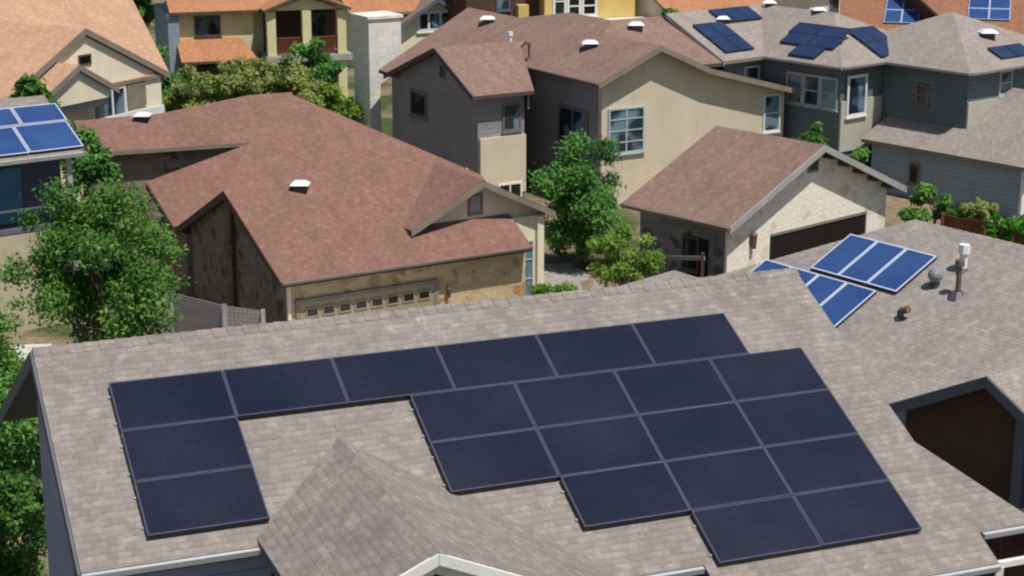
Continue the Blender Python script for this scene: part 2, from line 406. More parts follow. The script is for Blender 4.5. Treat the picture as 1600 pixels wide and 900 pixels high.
def roof_vent(parent, fr, pos, style='cap', s=1.0, mat=None):
    """small roof fitting standing on a slope at pos"""
    p = fr.P(*pos); Z = Vector((0, 0, 1)); mb = MB()
    if style == 'cap':                      # flat topped box vent: collar and wider lid
        mb.prism([p + Vector((x * .22 * s, y * .22 * s, .18 * s)) for x, y in ((-1, -1), (1, -1), (1, 1), (-1, 1))], (0, 0, -.5 * s), 1, 1)
        mb.prism([p + Vector((x * .2 * s, y * .2 * s, .30 * s)) for x, y in ((-1, -1), (1, -1), (1, 1), (-1, 1))], (0, 0, -.05 * s), 0, 0)
        a = [p + Vector((x * .2 * s, y * .2 * s, .30 * s)) for x, y in ((-1, -1), (1, -1), (1, 1), (-1, 1))]
        b = [p + Vector((x * .36 * s, y * .36 * s, .18 * s)) for x, y in ((-1, -1), (1, -1), (1, 1), (-1, 1))]
        for i in range(4):
            j = (i + 1) % 4; mb.face([b[i], b[j], a[j], a[i]], 0)
        mb.face([b[3], b[2], b[1], b[0]], 1)
        return mb.build('vent', [M['vent_white'], M['vent_dark']], parent)
    if style == 'turbine':
        mb.tube(p - Z * .2, p + Z * .22 * s, .16 * s, .16 * s, 10, 1)
        r = .26 * s
        for k in range(5):
            a0 = -0.9 + k * 0.42; a1 = a0 + 0.42
            mb.tube(p + Z * (.42 * s + r * math.sin(a0)), p + Z * (.42 * s + r * math.sin(a1)), r * math.cos(a0), r * math.cos(a1), 12, 0, k in (0, 4))
        return mb.build('vent', [M['vent_grey'], M['vent_dark']], parent)
    if style == 'pipe':
        mb.tube(p - Z * .2, p + Z * .75 * s, .07 * s, .065 * s, 8, 0)
        mb.tube(p + Z * .75 * s, p + Z * .9 * s, .12 * s, .11 * s, 8, 0)
        mb.tube(p - Z * .1, p + Z * .1, .3 * s, .12 * s, 8, 1)
        return mb.build('vent_pipe', [mat or M['vent_brown'], M['vent_dark']], parent)
    if style == 'capped_pipe':
        mb.tube(p - Z * .2, p + Z * .45 * s, .10 * s, .10 * s, 8, 0)
        mb.tube(p + Z * .45 * s, p + Z * .68 * s, .15 * s, .14 * s, 8, 0)
        mb.tube(p - Z * .1, p + Z * .07, .24 * s, .12 * s, 8, 1)
        return mb.build('vent_pipe', [M['vent_white'], M['vent_dark']], parent)
    if style == 'elbow':
        mb.tube(p - Z * .2, p + Z * .2 * s, .09 * s, .09 * s, 8, 0)
        mb.tube(p + Z * .2 * s, p + Z * .3 * s + fr.V * .25 * s, .09 * s, .1 * s, 8, 0)
        mb.tube(p - Z * .12, p + Z * .06, .2 * s, .11 * s, 8, 1)
        return mb.build('vent_pipe', [M['vent_brown'], M['vent_dark']], parent)

def gable_u(mb, fr, u0, u1, vf, vb, he, hr, t=0.17, vr=None, hb=None):
    vr = (vf + vb) / 2 if vr is None else vr; hb = he if hb is None else hb
    mb.slab(fr, [(u0, vf, he), (u1, vf, he), (u1, vr, hr), (u0, vr, hr)], t)
    mb.slab(fr, [(u0, vb, hb), (u1, vb, hb), (u1, vr, hr), (u0, vr, hr)], t)

def gable_v(mb, fr, v0, v1, u0, u1, he, hr, t=0.17, ur=None, h1=None):
    ur = (u0 + u1) / 2 if ur is None else ur; h1 = he if h1 is None else h1
    mb.slab(fr, [(u0, v0, he), (u0, v1, he), (ur, v1, hr), (ur, v0, hr)], t)
    mb.slab(fr, [(u1, v0, h1), (u1, v1, h1), (ur, v1, hr), (ur, v0, hr)], t)

def hip(mb, fr, u0, u1, v0, v1, he, tp, t=0.17):
    w, d = u1 - u0, v1 - v0
    k = min(w, d) / 2; hr = he + k * tp
    if w >= d: a, b = (u0 + k, v0 + k, hr), (u1 - k, v0 + k, hr)
    else: a, b = (u0 + k, v0 + k, hr), (u0 + k, v1 - k, hr)
    c = [(u0, v0, he), (u1, v0, he), (u1, v1, he), (u0, v1, he)]
    if w >= d: fs = [[c[0], c[1], b, a], [c[2], c[3], a, b], [c[1], c[2], b], [c[3], c[0], a]]
    else: fs = [[c[1], c[2], b, a], [c[3], c[0], a, b], [c[0], c[1], a], [c[2], c[3], b]]
    if abs(w - d) < 1e-6: fs = [[c[i], c[(i + 1) % 4], a] for i in range(4)]
    for f in fs: mb.slab(fr, f, t)

def wall_gable_u(mb, fr, u0, u1, vf, vb, h0, he, hr, vr=None):
    """walls under a roof whose ridge runs along u (pentagon swept along u)"""
    vr = (vf + vb) / 2 if vr is None else vr
    mb.prism([fr.P(u0, vf, h0), fr.P(u0, vf, he), fr.P(u0, vr, hr), fr.P(u0, vb, he), fr.P(u0, vb, h0)], fr.U * (u1 - u0))

def wall_gable_v(mb, fr, v0, v1, u0, u1, h0, he, hr, ur=None, he1=None):
    ur = (u0 + u1) / 2 if ur is None else ur; he1 = he if he1 is None else he1
    mb.prism([fr.P(u0, v1, h0), fr.P(u0, v1, he), fr.P(ur, v1, hr), fr.P(u1, v1, he1), fr.P(u1, v1, h0)], -fr.V * (v1 - v0))

def one(name, mat, parent, fn):
    mb = MB(); fn(mb); return mb.build(name, mat, parent)

def fascia(parent, fr, segs, mat, h=0.24, d=0.05, name='fascia', drop=0.03):
    mb = MB()
    for a, b, face in segs:
        n = fr.dirv(face) * d
        A, B = fr.P(*a), fr.P(*b)
        z = Vector((0, 0, -drop)); e = (B - A).normalized() * 0.004
        A = A + e; B = B - e
        mb.prism([A + z + n, B + z + n, B + z + n - Vector((0, 0, h)), A + z + n - Vector((0, 0, h))], -n * 0.94)
    return mb.build(name, mat, parent)

def gutter(parent, fr, segs, mat=None, s=0.085):
    for a, b, face in segs:
        mb = MB(); n = fr.dirv(face)
        A, B = fr.P(*a) + n * 0.008, fr.P(*b) + n * 0.008
        z0 = Vector((0, 0, -0.012)); z1 = Vector((0, 0, -0.012 - s))
        mb.prism([A + z0, A + z0 + n * s, A + z1 + n * s * 0.7, A + z1], B - A)
        mb.build('gutter', mat or M['gutter'], parent)

def ridge_caps(parent, fr, segs, mat):
    for a, b in segs:
        A_, B_ = fr.P(*a), fr.P(*b); n = max(2, int((B_ - A_).length / 0.24)); mb = MB()
        d = (B_ - A_).normalized(); s = d.cross(Vector((0, 0, 1))).normalized(); t = s.cross(d)
        for k in range(n):
            p0 = A_.lerp(B_, k / n); p1 = A_.lerp(B_, (k + 1.12) / n)
            h0, h1 = 0.022, 0.008
            mb.face([p0 + t * h0, p1 + t * h1, p1 + s * 0.15 - t * 0.085, p0 + s * 0.15 - t * 0.072]); mb.face([p1 + t * h1, p0 + t * h0, p0 - s * 0.15 - t * 0.072, p1 - s * 0.15 - t * 0.085])
        mb.build('ridge_cap', mat, parent)

# ------------------------------------------------------------------ solar panels
PROTO = {}
def make_panel(style, w, l):
    """panel lying in its local xy plane, x = across, y = down the slope (negative y), z = normal; the glass top is at z = 0"""
    key = (style, w, l)
    if key in PROTO: return PROTO[key]
    root = bpy.data.objects.new('solar_panel', None); root.empty_display_size = 0.2
    fm, gm, fw = {'dark': (M['pv_frame_dark'], M['pv_dark'], 0.021), 'blue': (M['pv_frame_silver'], M['pv_blue'], 0.038), 'navy': (M['pv_frame_black'], M['pv_navy'], 0.02)}[style]
    ax = (Vector((1, 0, 0)), Vector((0, 1, 0)))
    class F0:
        def P(s, a, b, c): return Vector((a, b, c))
    f0 = F0()
    fr_ = MB()
    t = -0.012
    fr_.box(f0, 0, w, -fw, 0, t, 0); fr_.box(f0, 0, w, -l, -l + fw, t, 0)
    fr_.box(f0, 0, fw, -l + fw + .001, -fw - .001, t, 0); fr_.box(f0, w - fw, w, -l + fw + .001, -fw - .001, t, 0)
    side = MB(); side.box(f0, 0.003, w - 0.003, -l + 0.003, -0.003, t - 0.062, t - 0.002)
    gl = MB(); gl.box(f0, fw * .6, w - fw * .6, -l + fw * .6, -fw * .6, -0.0115, -0.004)
    parts = []
    for nm, mb, mt in (('frame', fr_, fm), ('cell_sheet', gl, gm), ('back_pan', side, M['pv_frame_black'])):
        o = mb.build(nm, mt, None, ax); parts.append(o); o.parent = root
    for yy in (-0.22 * l, -0.78 * l):
        rl = MB(); rl.box(f0, -0.045, w + 0.02, yy - 0.02, yy + 0.02, -0.115, t - 0.066)
        o = rl.build('rail', M['rail'], None, ax); o.parent = root; parts.append(o)
    PROTO[key] = [root, parts, False]
    return PROTO[key]

def place_panel(style, w, l, origin, ex, ey_down, label, group):
    rec = make_panel(style, w, l)
    root, parts, used = rec
    ex = ex.normalized(); ey = (-ey_down).normalized(); n = ex.cross(ey)
    prng = random.Random(label)
    mat = Matrix((ex, ey, n)).transposed().to_4x4() @ Matrix.Rotation(R(prng.uniform(-0.22, 0.22)), 4, 'X') @ Matrix.Rotation(R(prng.uniform(-0.22, 0.22)), 4, 'Y'); mat.translation = origin + n * 0.004
    if not used:
        COL.objects.link(root); rec[2] = True; r = root
    else:
        r = root.copy(); COL.objects.link(r)
        for p in parts:
            c = p.copy(); COL.objects.link(c); c.parent = r
    r.matrix_basis = mat
    tag(r, label, 'solar panel', group)
    return r

# ------------------------------------------------------------------ trees
def leaves_obj(name, mat, parent, pts, nrm, sizes, tones):
    n = len(pts)
    rng = np.random.default_rng(len(pts))
    a = rng.normal(size=(n, 3)); t1 = np.cross(nrm, a); t1 /= np.linalg.norm(t1, axis=1)[:, None] + 1e-9
    t2 = np.cross(nrm, t1); t2 /= np.linalg.norm(t2, axis=1)[:, None] + 1e-9
    s = sizes[:, None]
    bend = nrm * s * 0.25
    V = np.stack([pts - t1 * s, pts - t2 * s * .45 + bend, pts + t1 * s, pts + t2 * s * .45 + bend], 1).reshape(-1, 3)
    inv = np.array(parent.matrix_basis.inverted())
    V = V @ inv[:3, :3].T + inv[:3, 3]
    me = bpy.data.meshes.new(name)
    me.vertices.add(4 * n); me.vertices.foreach_set('co', V.ravel())
    me.loops.add(4 * n); me.loops.foreach_set('vertex_index', np.arange(4 * n))
    me.polygons.add(n); me.polygons.foreach_set('loop_start', np.arange(0, 4 * n, 4)); me.polygons.foreach_set('loop_total', np.full(n, 4))
    at = me.attributes.new('tone', 'FLOAT', 'FACE'); at.data.foreach_set('value', tones)
    me.materials.append(mat); me.update(calc_edges=True)
    o = bpy.data.objects.new(name, me); COL.objects.link(o); o.parent = parent
    return o

def tree(name, label, cat, base, crown, rad, mat, n=9000, size=0.15, clumps=26, seed=1, trunk_r=0.16, group=None, crown_name='crown', fill=0.35, flat=0.8):
    rng = np.random.default_rng(seed)
    bz = gz(base[0], base[1])
    root = thing(name, label, cat, (base[0], base[1], bz - 0.1), rng.uniform(0, 6), group)
    c = np.array(crown, float); rad = np.array(rad, float)
    d = rng.normal(size=(clumps, 3)); d /= np.linalg.norm(d, axis=1)[:, None]
    rr = rng.uniform(fill, 0.97, clumps) ** 0.75
    cc = c + d * rr[:, None] * rad
    cr = rng.uniform(0.12, 0.36, clumps) * rad.mean()
    w = cr ** 2; idx = rng.choice(clumps, n, p=w / w.sum())
    dd = rng.normal(size=(n, 3)); dd /= np.linalg.norm(dd, axis=1)[:, None]
    rl = rng.uniform(0.15, 1.0, n) ** 0.6 * (1 + 0.2 * rng.normal(size=n))
    off = dd * rl[:, None] * cr[idx][:, None]; off[:, 2] *= flat
    P = cc[idx] + off
    nr = dd * 0.6 + rng.normal(size=(n, 3)) * 0.7 + np.array([0.2, -0.25, 0.8]); nr /= np.linalg.norm(nr, axis=1)[:, None]
    tone = np.clip(0.48 + 0.24 * rng.normal(size=n) + rng.normal(size=clumps)[idx] * 0.22, 0, 1)
    keep = P[:, 2] > bz + 0.05
    leaves_obj(crown_name, mat, root, P[keep], nr[keep], (size * rng.uniform(0.5, 1.6, n))[keep], tone[keep])
    mb = MB()
    b0 = Vector((base[0], base[1], bz - 0.2)); top = Vector(c)
    mid = b0.lerp(top, 0.5) + Vector((rng.normal() * .12, rng.normal() * .12, 0))
    mb.tube(b0, mid, trunk_r * 1.15, trunk_r * 0.8, 9); mb.tube(mid, top, trunk_r * 0.8, trunk_r * 0.4, 8)
    for k in range(min(clumps, 12)):
        s = mid.lerp(top, rng.uniform(0, 0.8)); e = Vector(cc[k])
        m2 = s.lerp(e, 0.5) + Vector((0, 0, 0.15 * rad[2] * rng.uniform(0, 1)))
        mb.tube(s, m2, trunk_r * .42, trunk_r * .25, 6); mb.tube(m2, e, trunk_r * .25, trunk_r * .08, 5)
    mb.build('trunk', M['bark'], root)
    return root

TP = math.tan(R(25.5))
# ================================================================== THE SETTING
def build_ground():
    xs = sorted(set([-900, -500, -300, -200, -140, -100, -70, -50] + [x * 2 for x in range(-20, 26)] + [60, 80, 110, 150, 220, 320, 500, 900]))
    ys = sorted(set([-300, -120, -60, -30, 0, 10] + [16 + y * 2 for y in range(0, 40)] + [100, 106, 114, 124, 140, 170, 220, 300, 420, 600, 1000, 1800]))
    me = bpy.data.meshes.new('ground')
    vs = [(x, y, gz(x, y)) for y in ys for x in xs]; nx = len(xs)
    fs = [(j * nx + i, j * nx + i + 1, (j + 1) * nx + i + 1, (j + 1) * nx + i) for j in range(len(ys) - 1) for i in range(nx - 1)]
    me.from_pydata(vs, [], fs); me.materials.append(M['ground'])
    for p in me.polygons: p.use_smooth = True
    o = bpy.data.objects.new('ground', me); COL.objects.link(o); tag(o, kind='structure')

def sheet(name, x0, x1, y0, y1, mat, lift=0.02, rot=0.0, n=10):
    mb = MB(); cx, cy = (x0 + x1) / 2, (y0 + y1) / 2
    def p(i, j):
        x = x0 + (x1 - x0) * i / n - cx; y = y0 + (y1 - y0) * j / n - cy
        X = cx + x * math.cos(rot) - y * math.sin(rot); Y = cy + x * math.sin(rot) + y * math.cos(rot)
        return Vector((X, Y, max(gz(X, Y), 0) + lift + 0.03))
    for i in range(n):
        for j in range(n): mb.face([p(i, j), p(i + 1, j), p(i + 1, j + 1), p(i, j + 1)])
    o = mb.build(name, mat); tag(o, kind='structure'); return o

build_ground()
sheet('path', -1.5, 3.6, 60.5, 71, M['gravel'], 0.02, 0.2)
sheet('driveway', -9, 0.5, 50.5, 59.5, M['concrete'], 0.02, R(31))
sheet('pavement', -20.0, -15.9, 58.0, 59.9, M['concrete'], 0.02, R(5))

# ================================================================== A: the near house with the dark panels
A = Fr((-5.87, 24.92, -8.32), 21.4)
HA = house('grey_roof_house', 'near house with a wide weathered grey shingle roof carrying the dark solar array', A, 5, -1)
GA = -8.2
rh = lambda v: -TP * v
rd = -0.9; rdh = rh(rd)
rb = MB()
# front slope: left part, middle part and the lower right part with its own eaves
rb.slab(A, [(-0.93, rd, rdh), (11.88, rd, rdh), (11.88, 2.96, rh(2.96)), (12.95, 4.70, rh(4.70)), (11.9, 4.70, rh(4.70)), (11.88, 5.25, rh(5.25)), (7.45, 5.25, rh(5.25)), (7.45, 4.48, rh(4.48)), (3.04, 4.48, rh(4.48)), (3.04, 3.08, rh(3.08)), (-0.93, 3.08, rh(3.08))], 0.15)
rb.slab(A, [(-0.93, rd, rdh), (11.88, rd, rdh), (11.88, -7.6, rdh - 6.7 * TP), (-0.93, -7.6, rdh - 6.7 * TP)], 0.15)
rb.slab(A, [(11.9, 2.98, rh(2.96) - 0.01), (12.97, 4.70, rh(4.70) - 0.01), (13.6, 4.7, rh(4.7) - 0.55), (12.9, 2.98, rh(4.7) - 0.1)], 0.15)
roofA = rb.build('roof', [M['roof_grey'], M['trim_slate']], HA)
# cross gable running out to the street
cp = 0.445
cb = MB()
uc, v0c, v1c, hc = 3.04, 1.35, 5.83, -0.69
wl, wr = 1.6, 3.0
cb.slab(A, [(uc, v0c - 1.0, hc), (uc, v1c, hc), (uc - wl, v1c, hc - wl * cp), (uc - wl, v0c - 1.0, hc - wl * cp)], 0.15)
cb.slab(A, [(uc, v0c - 1.0, hc), (uc, v1c, hc), (uc + wr, v1c, hc - wr * cp), (uc + wr, v0c - 1.0, hc - wr * cp)], 0.15)
cb.build('gable_roof', [M['roof_grey'], M['trim_slate']], HA)
fascia(HA, A, [((uc, v1c, hc + 0.03), (uc - wl, v1c, hc + 0.03 - wl * cp), 'V'), ((uc, v1c, hc + 0.03), (uc + wr, v1c, hc + 0.03 - wr * cp), 'V')], M['trim_white'], 0.15, 0.06, 'gable_fascia')
fascia(HA, A, [((uc, v1c - 0.16, hc - 0.16), (uc - wl, v1c - 0.16, hc - 0.16 - wl * cp), 'V'), ((uc, v1c - 0.16, hc - 0.16), (uc + wr, v1c - 0.16, hc - 0.16 - wr * cp), 'V')], M['trim_white'], 0.14, 0.06, 'inner_trim')
wb = MB()
wall_gable_v(wb, A, 2.0, v1c - 0.42, uc - 1.35, uc + 2.7, GA, hc - 0.2 - 1.35 * cp, hc - 0.2, uc, hc - 0.2 - 2.7 * cp)
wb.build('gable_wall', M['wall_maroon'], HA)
wb = MB()
wall_gable_u(wb, A, -0.5, 11.4, 2.65, -5.0, GA, rh(2.65) - 0.2, rdh - 0.2, rd)
wb.box(A, 5.9, 7.2, 2.66, 4.1, GA, rh(4.1) - 0.2)
wb.box(A, 7.5, 11.5, 2.67, 4.8, GA, rh(4.8) - 0.2)
wb.box(A, 11.42, 12.1, 3.3, 4.0, GA, rh(4.1) - 0.3)
wb.build('wall', M['wall_slate'], HA)
gutter(HA, A, [((-0.93, 3.08, rh(3.08)), (1.5, 3.08, rh(3.08)), 'V'), ((6.1, 4.48, rh(4.48)), (7.42, 4.48, rh(4.48)), 'V'), ((7.5, 5.25, rh(5.25)), (11.86, 5.25, rh(5.25)), 'V'), ((11.95, 4.7, rh(4.7)), (13.0, 4.7, rh(4.7)), 'V')])
fascia(HA, A, [((-0.93, rd, rdh), (-0.93, 3.08, rh(3.08)), '-U'), ((-0.93, rd, rdh), (-0.93, -7.6, rdh - 6.7 * TP), '-U')], M['trim_slate'], 0.24, 0.04, 'fascia')
window(HA, A, '-U', (-0.5, -0.75, rdh - 4.9), 0.7, 1.6, M['trim_slate'], M['glass_black'])
one('downspout', M['trim_white'], HA, lambda mb: (mb.bar(A.P(12.08, 5.0, rh(4.7) - 0.45), A.P(12.08, 5.0, GA), 0.11), mb.bar(A.P(12.02, 5.0, rh(4.7) - 0.42), A.P(13.2, 5.0, rh(4.7) - 0.42), 0.09)))
one('porch_wall', M['wall_maroon'], HA, lambda mb: mb.box(A, 11.95, 13.6, 4.05, 4.2, GA, rh(4.2) - 0.3))

ridge_caps(roofA, A, [((-0.93, rd, rdh + 0.01), (11.88, rd, rdh + 0.01)), ((uc, 1.45, hc + 0.01), (uc, v1c, hc + 0.01))], M['roof_grey'])
# the dark array: rows of landscape panels in the plane of the slope
PW, PH = 1.67, 1.01
AU = A.U; AD = (A.V * math.cos(R(25.5)) - A.Z * math.sin(R(25.5)))
PO = Vector((-5.85, 24.88, -8.23 + CAMZ))
orde = ['first', 'second', 'third', 'fourth', 'fifth', 'sixth']
GD = 'dark solar panels on the near grey roof'
def dark(u, v, label):
    place_panel('dark', 1.662, 1.002, PO + AU * (u * PW + 0.004) + AD * (v * PH + 0.004), AU, AD, label, GD)
for i in range(6): dark(i, 0, f'dark solar panel, {orde[i]} from left in the top row of six')
dark(0, 1, 'dark solar panel in the middle of the left column of three, near grey roof')
dark(0, 2, 'dark solar panel at the bottom of the left column of three, near grey roof')
dd = 2.566
for i in range(4): dark(dd + i, 1, f'dark solar panel, {orde[i]} from left in the row of four just under the six')
for i in range(4): dark(dd + i, 2, f'dark solar panel, {orde[i]} from left in the lower of two rows of four')
for i in range(3): dark(dd + 1 + i, 3, f'dark solar panel, {orde[i]} from left in the row of three above the lowest pair')
for i in range(2): dark(dd + 2 + i, 4, f'dark solar panel, {"left" if i == 0 else "right"} one of the lowest pair')

# ================================================================== D: house behind on the right with the blue panels
D = Fr((9.16, 47.55, -11.6), 36.5)
HD = house('hipped_roof_house', 'single storey house with grey hipped roof, blue solar panels, vents and a dark gabled porch', D, 3, 5)
GD_ = -6.2
hu = 1.18
db = MB()
lh = lambda u: TP * u
db.slab(D, [(hu, 1.2, lh(hu)), (hu, 16, lh(hu)), (-4.62, 16, lh(-4.62)), (-4.62, 11.3, lh(-4.62)), (-1.66, 8.52, lh(-1.66)), (-4.62, 5.74, lh(-4.62)), (-4.62, -4.6, lh(-4.62))], 0.12)          # left slope
db.slab(D, [(hu, 1.2, lh(hu)), (hu, 16, lh(hu)), (6.98, 16, lh(-4.62)), (6.98, -4.6, lh(-4.62))], 0.16)            # far slope
db.slab(D, [(hu, 1.2, lh(hu)), (-4.62, -4.6, lh(-4.62)), (6.98, -4.6, lh(-4.62))], 0.16)                            # rear hip
roofD = db.build('roof', [M['roof_dove'], M['trim_slate']], HD)
one('wall', M['wall_slate'], HD, lambda mb: mb.box(D, -4.15, 6.5, -4.1, 15.6, GD_, lh(-4.62) - 0.02))
gb = MB(); gable_u(gb, D, -4.65, -1.2, 11.31, 5.73, -2.24, -0.79, 0.12)
gb.build('porch_roof', [M['roof_dove'], M['trim_slate']], HD)
fascia(HD, D, [((-4.65, 8.52, -0.79), (-4.65, 11.31, -2.24), '-U'), ((-4.65, 8.52, -0.79), (-4.65, 5.73, -2.24), '-U')], M['trim_slate'], 0.26, 0.05, 'porch_fascia', 0.01)
wb = MB(); wall_gable_u(wb, D, -4.2, -4.16, 11.1, 5.9, GD_, -2.3, -1.0); wb.build('porch_wall', M['wall_dark'], HD)  # shade of the porch recess put into the dark wall colour
one('porch_post', M['trim_slate'], HD, lambda mb: mb.box(D, -4.55, -4.3, 9.28, 9.56, GD_, -1.45))
one('porch_post', M['trim_slate'], HD, lambda mb: mb.box(D, -4.55, -4.3, 10.8, 11.05, GD_, -2.3))
ridge_caps(roofD, D, [((hu, 1.2, lh(hu)), (hu, 16, lh(hu))), ((-4.62, -4.6, lh(-4.62)), (hu, 1.2, lh(hu)))], M['roof_dove'])
# low rear wing whose hip tip shows over the near ridge
wb = MB(); hip(wb, D, -2.6, 1.0, -8.0, -3.5, -2.95, TP); wb.build('rear_roof', [M['roof_dove'], M['trim_slate']], HD)
one('rear_wall', M['wall_slate'], HD, lambda mb: mb.box(D, -2.2, 0.6, -7.6, -3.4, GD_, -3.05))
def Dl(s, l, off=0.0): c = math.cos(R(25.5)); return (-l * c, s, -l * math.sin(R(25.5)) + off)
for nm, (s, l), sc in (('turbine', (3.72, 0.95), 0.75), ('pipe', (4.5, 1.0), 1.0), ('elbow', (3.75, 2.35), 1.0), ('capped_pipe', (3.95, 0.1), 1.0)):
    roof_vent(roofD, D, Dl(s, l, -0.02), nm, sc)
DS = D.V; DL = (-D.U * math.cos(R(25.5)) - D.Z * math.sin(R(25.5)))
DO = Vector((9.16, 47.55, -11.49 + CAMZ))
GB = 'blue solar panels on the hipped grey roof'
for i in range(3):
    place_panel('blue', 0.99, 1.65, DO + DS * (i * 1.01) + DL * 0.0, DS, DL, f'silver framed blue solar panel, {["left", "middle", "right"][i]} of the upper three on the hipped roof', GB)
for i in range(4):
    place_panel('blue', 0.99, 1.65, DO + DS * (2.5 - 1.01 * (4 - i)) + DL * 1.80, DS, DL, f'silver framed blue solar panel, {orde[i]} from left in the hipped roof\'s lower row', GB)

# ================================================================== B: red-brown roofed house with stone garage
B = Fr((-7.65, 57.92, -15.65), 31)
HB = house('red_roof_house', 'stone walled house with big red-brown shingle roof and a tan garage door', B, 4, -5)
GB_ = -3.6
bh = lambda v: -TP * v
bb = MB()
bb.slab(B, [(0, 0.05, -0.02), (9.75, 0.05, -0.02), (9.95, -3.9, bh(-3.9)), (4.9, -9.48, 4.52), (4.1, -9.5, 4.53), (-0.05, -4.72, bh(-4.72))], 0.17)
bb.slab(B, [(0, -4.74, 2.25), (5, -4.74, 2.25), (5, -9.75, -0.12), (0, -9.75, -0.12)], 0.17)                      # back of left gable
bb.slab(B, [(9.95, -3.92, 1.86), (4.9, -9.5, 4.51), (9.95, -14.0, 2.0)], 0.17)
bb.slab(B, [(4.9, -9.52, 4.51), (4.1, -9.53, 4.52), (6.0, -16, 1.4), (10.0, -16, 1.4)], 0.17)
bb.slab(B, [(0.0, -9.95, -0.12), (-0.05, -12.6, 1.13), (5.3, -14.3, 1.94), (5.3, -9.95, -0.12)], 0.17)             # rear-left slope
roofB = bb.build('roof', [M['roof_red'], M['trim_brown']], HB)
# entry gable
eg = MB(); gable_v(eg, B, -6.0, -1.2, 5.5, 11.5, 0.85, 2.31, 0.17, 8.45)
eg.build('gable_roof', [M['roof_red'], M['trim_brown']], HB)
fascia(HB, B, [((8.45, -1.2, 2.31), (5.5, -1.2, 0.85), 'V'), ((8.45, -1.2, 2.31), (11.5, -1.2, 0.85), 'V')], M['trim_taupe'], 0.22, 0.05, 'gable_fascia', 0.02)
wb = MB(); wall_gable_v(wb, B, -6, -1.75, 5.9, 11.1, 0.2, 0.85, 2.1, 8.45); wb.build('gable_wall', M['wall_ivory'], HB)
one('side_wall', M['wall_ivory'], HB, lambda mb: mb.box(B, 9.85, 11.08, -6, -1.5, GB_, 0.7))
wb = MB()
wall_gable_u(wb, B, 0.45, 9.8, -0.5, -9.2, GB_, 0.02, 2.02, -4.72)
wb.build('wall', [M['stone_tan']], HB)
wb = MB()
wb.prism([B.P(0.40, -0.5, GB_), B.P(0.40, -0.5, 0.02), B.P(0.40, -4.72, 2.02), B.P(0.40, -9.2, 0.02), B.P(0.40, -9.2, GB_)], B.U * 0.045)
wb.build('gable_end_wall', M['stone_tan_shade'], HB)
wb = MB()
wb.prism([B.P(0, -4.8, 2.05), B.P(4.1, -9.5, 4.3), B.P(4.1, -9.5, GB_), B.P(0, -4.8, GB_)], B.U * 0.2)
wb.box(B, 0.2, 9.6, -12.4, -9.3, GB_, -0.3)
wb.box(B, 5.6, 9.6, -15.6, -12.42, GB_, 1.2)
wb.build('rear_wall', M['stone_tan_shade'], HB)
gutter(HB, B, [((0.0, 0.05, 0.0), (9.75, 0.05, 0.0), 'V')], M['trim_taupe'])
fascia(HB, B, [((0, 0.05, 0), (0, -4.72, 2.25), '-U'), ((0, -4.72, 2.25), (0, -9.75, -0.12), '-U')], M['trim_brown'], 0.26, 0.04)
fascia(HB, B, [((-0.0, -9.95, -0.12), (-0.05, -12.6, 1.13), '-U')], M['trim_brown'], 0.24, 0.04, 'rear_fascia')
# pent roof at the foot of the entry gable continues the eave
# garage door with its row of eight lights
gd = one('garage_door', M['door_tan'], HB, lambda mb: mb.box(B, 0.85, 6.0, -0.53, -0.44, GB_, -0.98))
for i in range(8):
    u = 0.98 + i * 0.615
    window(gd, B, 'V', (u + 0.05, -0.437, -1.50), 0.48, 0.34, M['door_tan'], M['glass_black'], 1, 1, 0.045, 0.03, False, 'door_light')
one('door_trim', M['trim_taupe'], HB, lambda mb: (mb.box(B, 0.68, 0.84, -0.52, -0.42, GB_, -0.84), mb.box(B, 6.01, 6.17, -0.52, -0.42, GB_, -0.84), mb.box(B, 0.842, 6.008, -0.52, -0.42, -0.975, -0.84)))
one('corner_board', M['wall_ivory'], HB, lambda mb: mb.box(B, 0.38, 0.5, -0.54, -0.42, GB_, -0.1))
one('corner_board', M['wall_ivory'], HB, lambda mb: mb.box(B, 10.85, 11.12, -1.495, -1.36, GB_, 0.7))
window(HB, B, 'V', (10.0, -1.495, GB_ + 0.5), 0.72, 2.9, M['frame_green'], M['glass_blue'], 1, 4, 0.07)
window(HB, B, 'V', (8.1, -1.75, 0.95), 0.62, 0.78, M['trim_taupe'], M['trim_grey'], 1, 1, 0.09, 0.05, False, 'louvre')
lamp = one('wall_lamp', M['trim_brown'], HB, lambda mb: (mb.tube(B.P(6.55, -0.38, -1.55), B.P(6.55, -0.38, -1.25), 0.06, 0.1, 8), mb.bar(B.P(6.55, -0.5, -1.15), B.P(6.55, -0.36, -1.15), 0.04), mb.tube(B.P(6.55, -0.38, -1.25), B.P(6.55, -0.38, -1.12), 0.11, 0.03, 8)))
roof_vent(roofB, B, (2.72, -4.33, 2.07), 'cap', 0.95)
ridge_caps(roofB, B, [((9.9, -3.95, 1.88), (4.9, -9.48, 4.52)), ((8.45, -6, 2.32), (8.45, -1.2, 2.32))], M['roof_red'])
# rear wing with its long low roof
W = Fr((-17.62, 74.42, -14.5), 21)
bb = MB()
bb.slab(W, [(-0.05, 0, 0), (9.5, 0, 0), (9.5, -3.25, 1.53), (7.55, -3.2, 1.52), (3.4, -2.3, 1.09), (-0.36, -2.15, 1.02)], 0.17)
rw = bb.build('wing_roof', [M['roof_red'], M['trim_taupe']], HB)
roof_vent(rw, W, (2.55, -2.0, 0.93), 'cap', 1.0)
one('wing_wall', M['stone_tan_shade'], HB, lambda mb: mb.box(W, 0.1, 9.4, -2.2, -0.55, -5.0, 0.05))

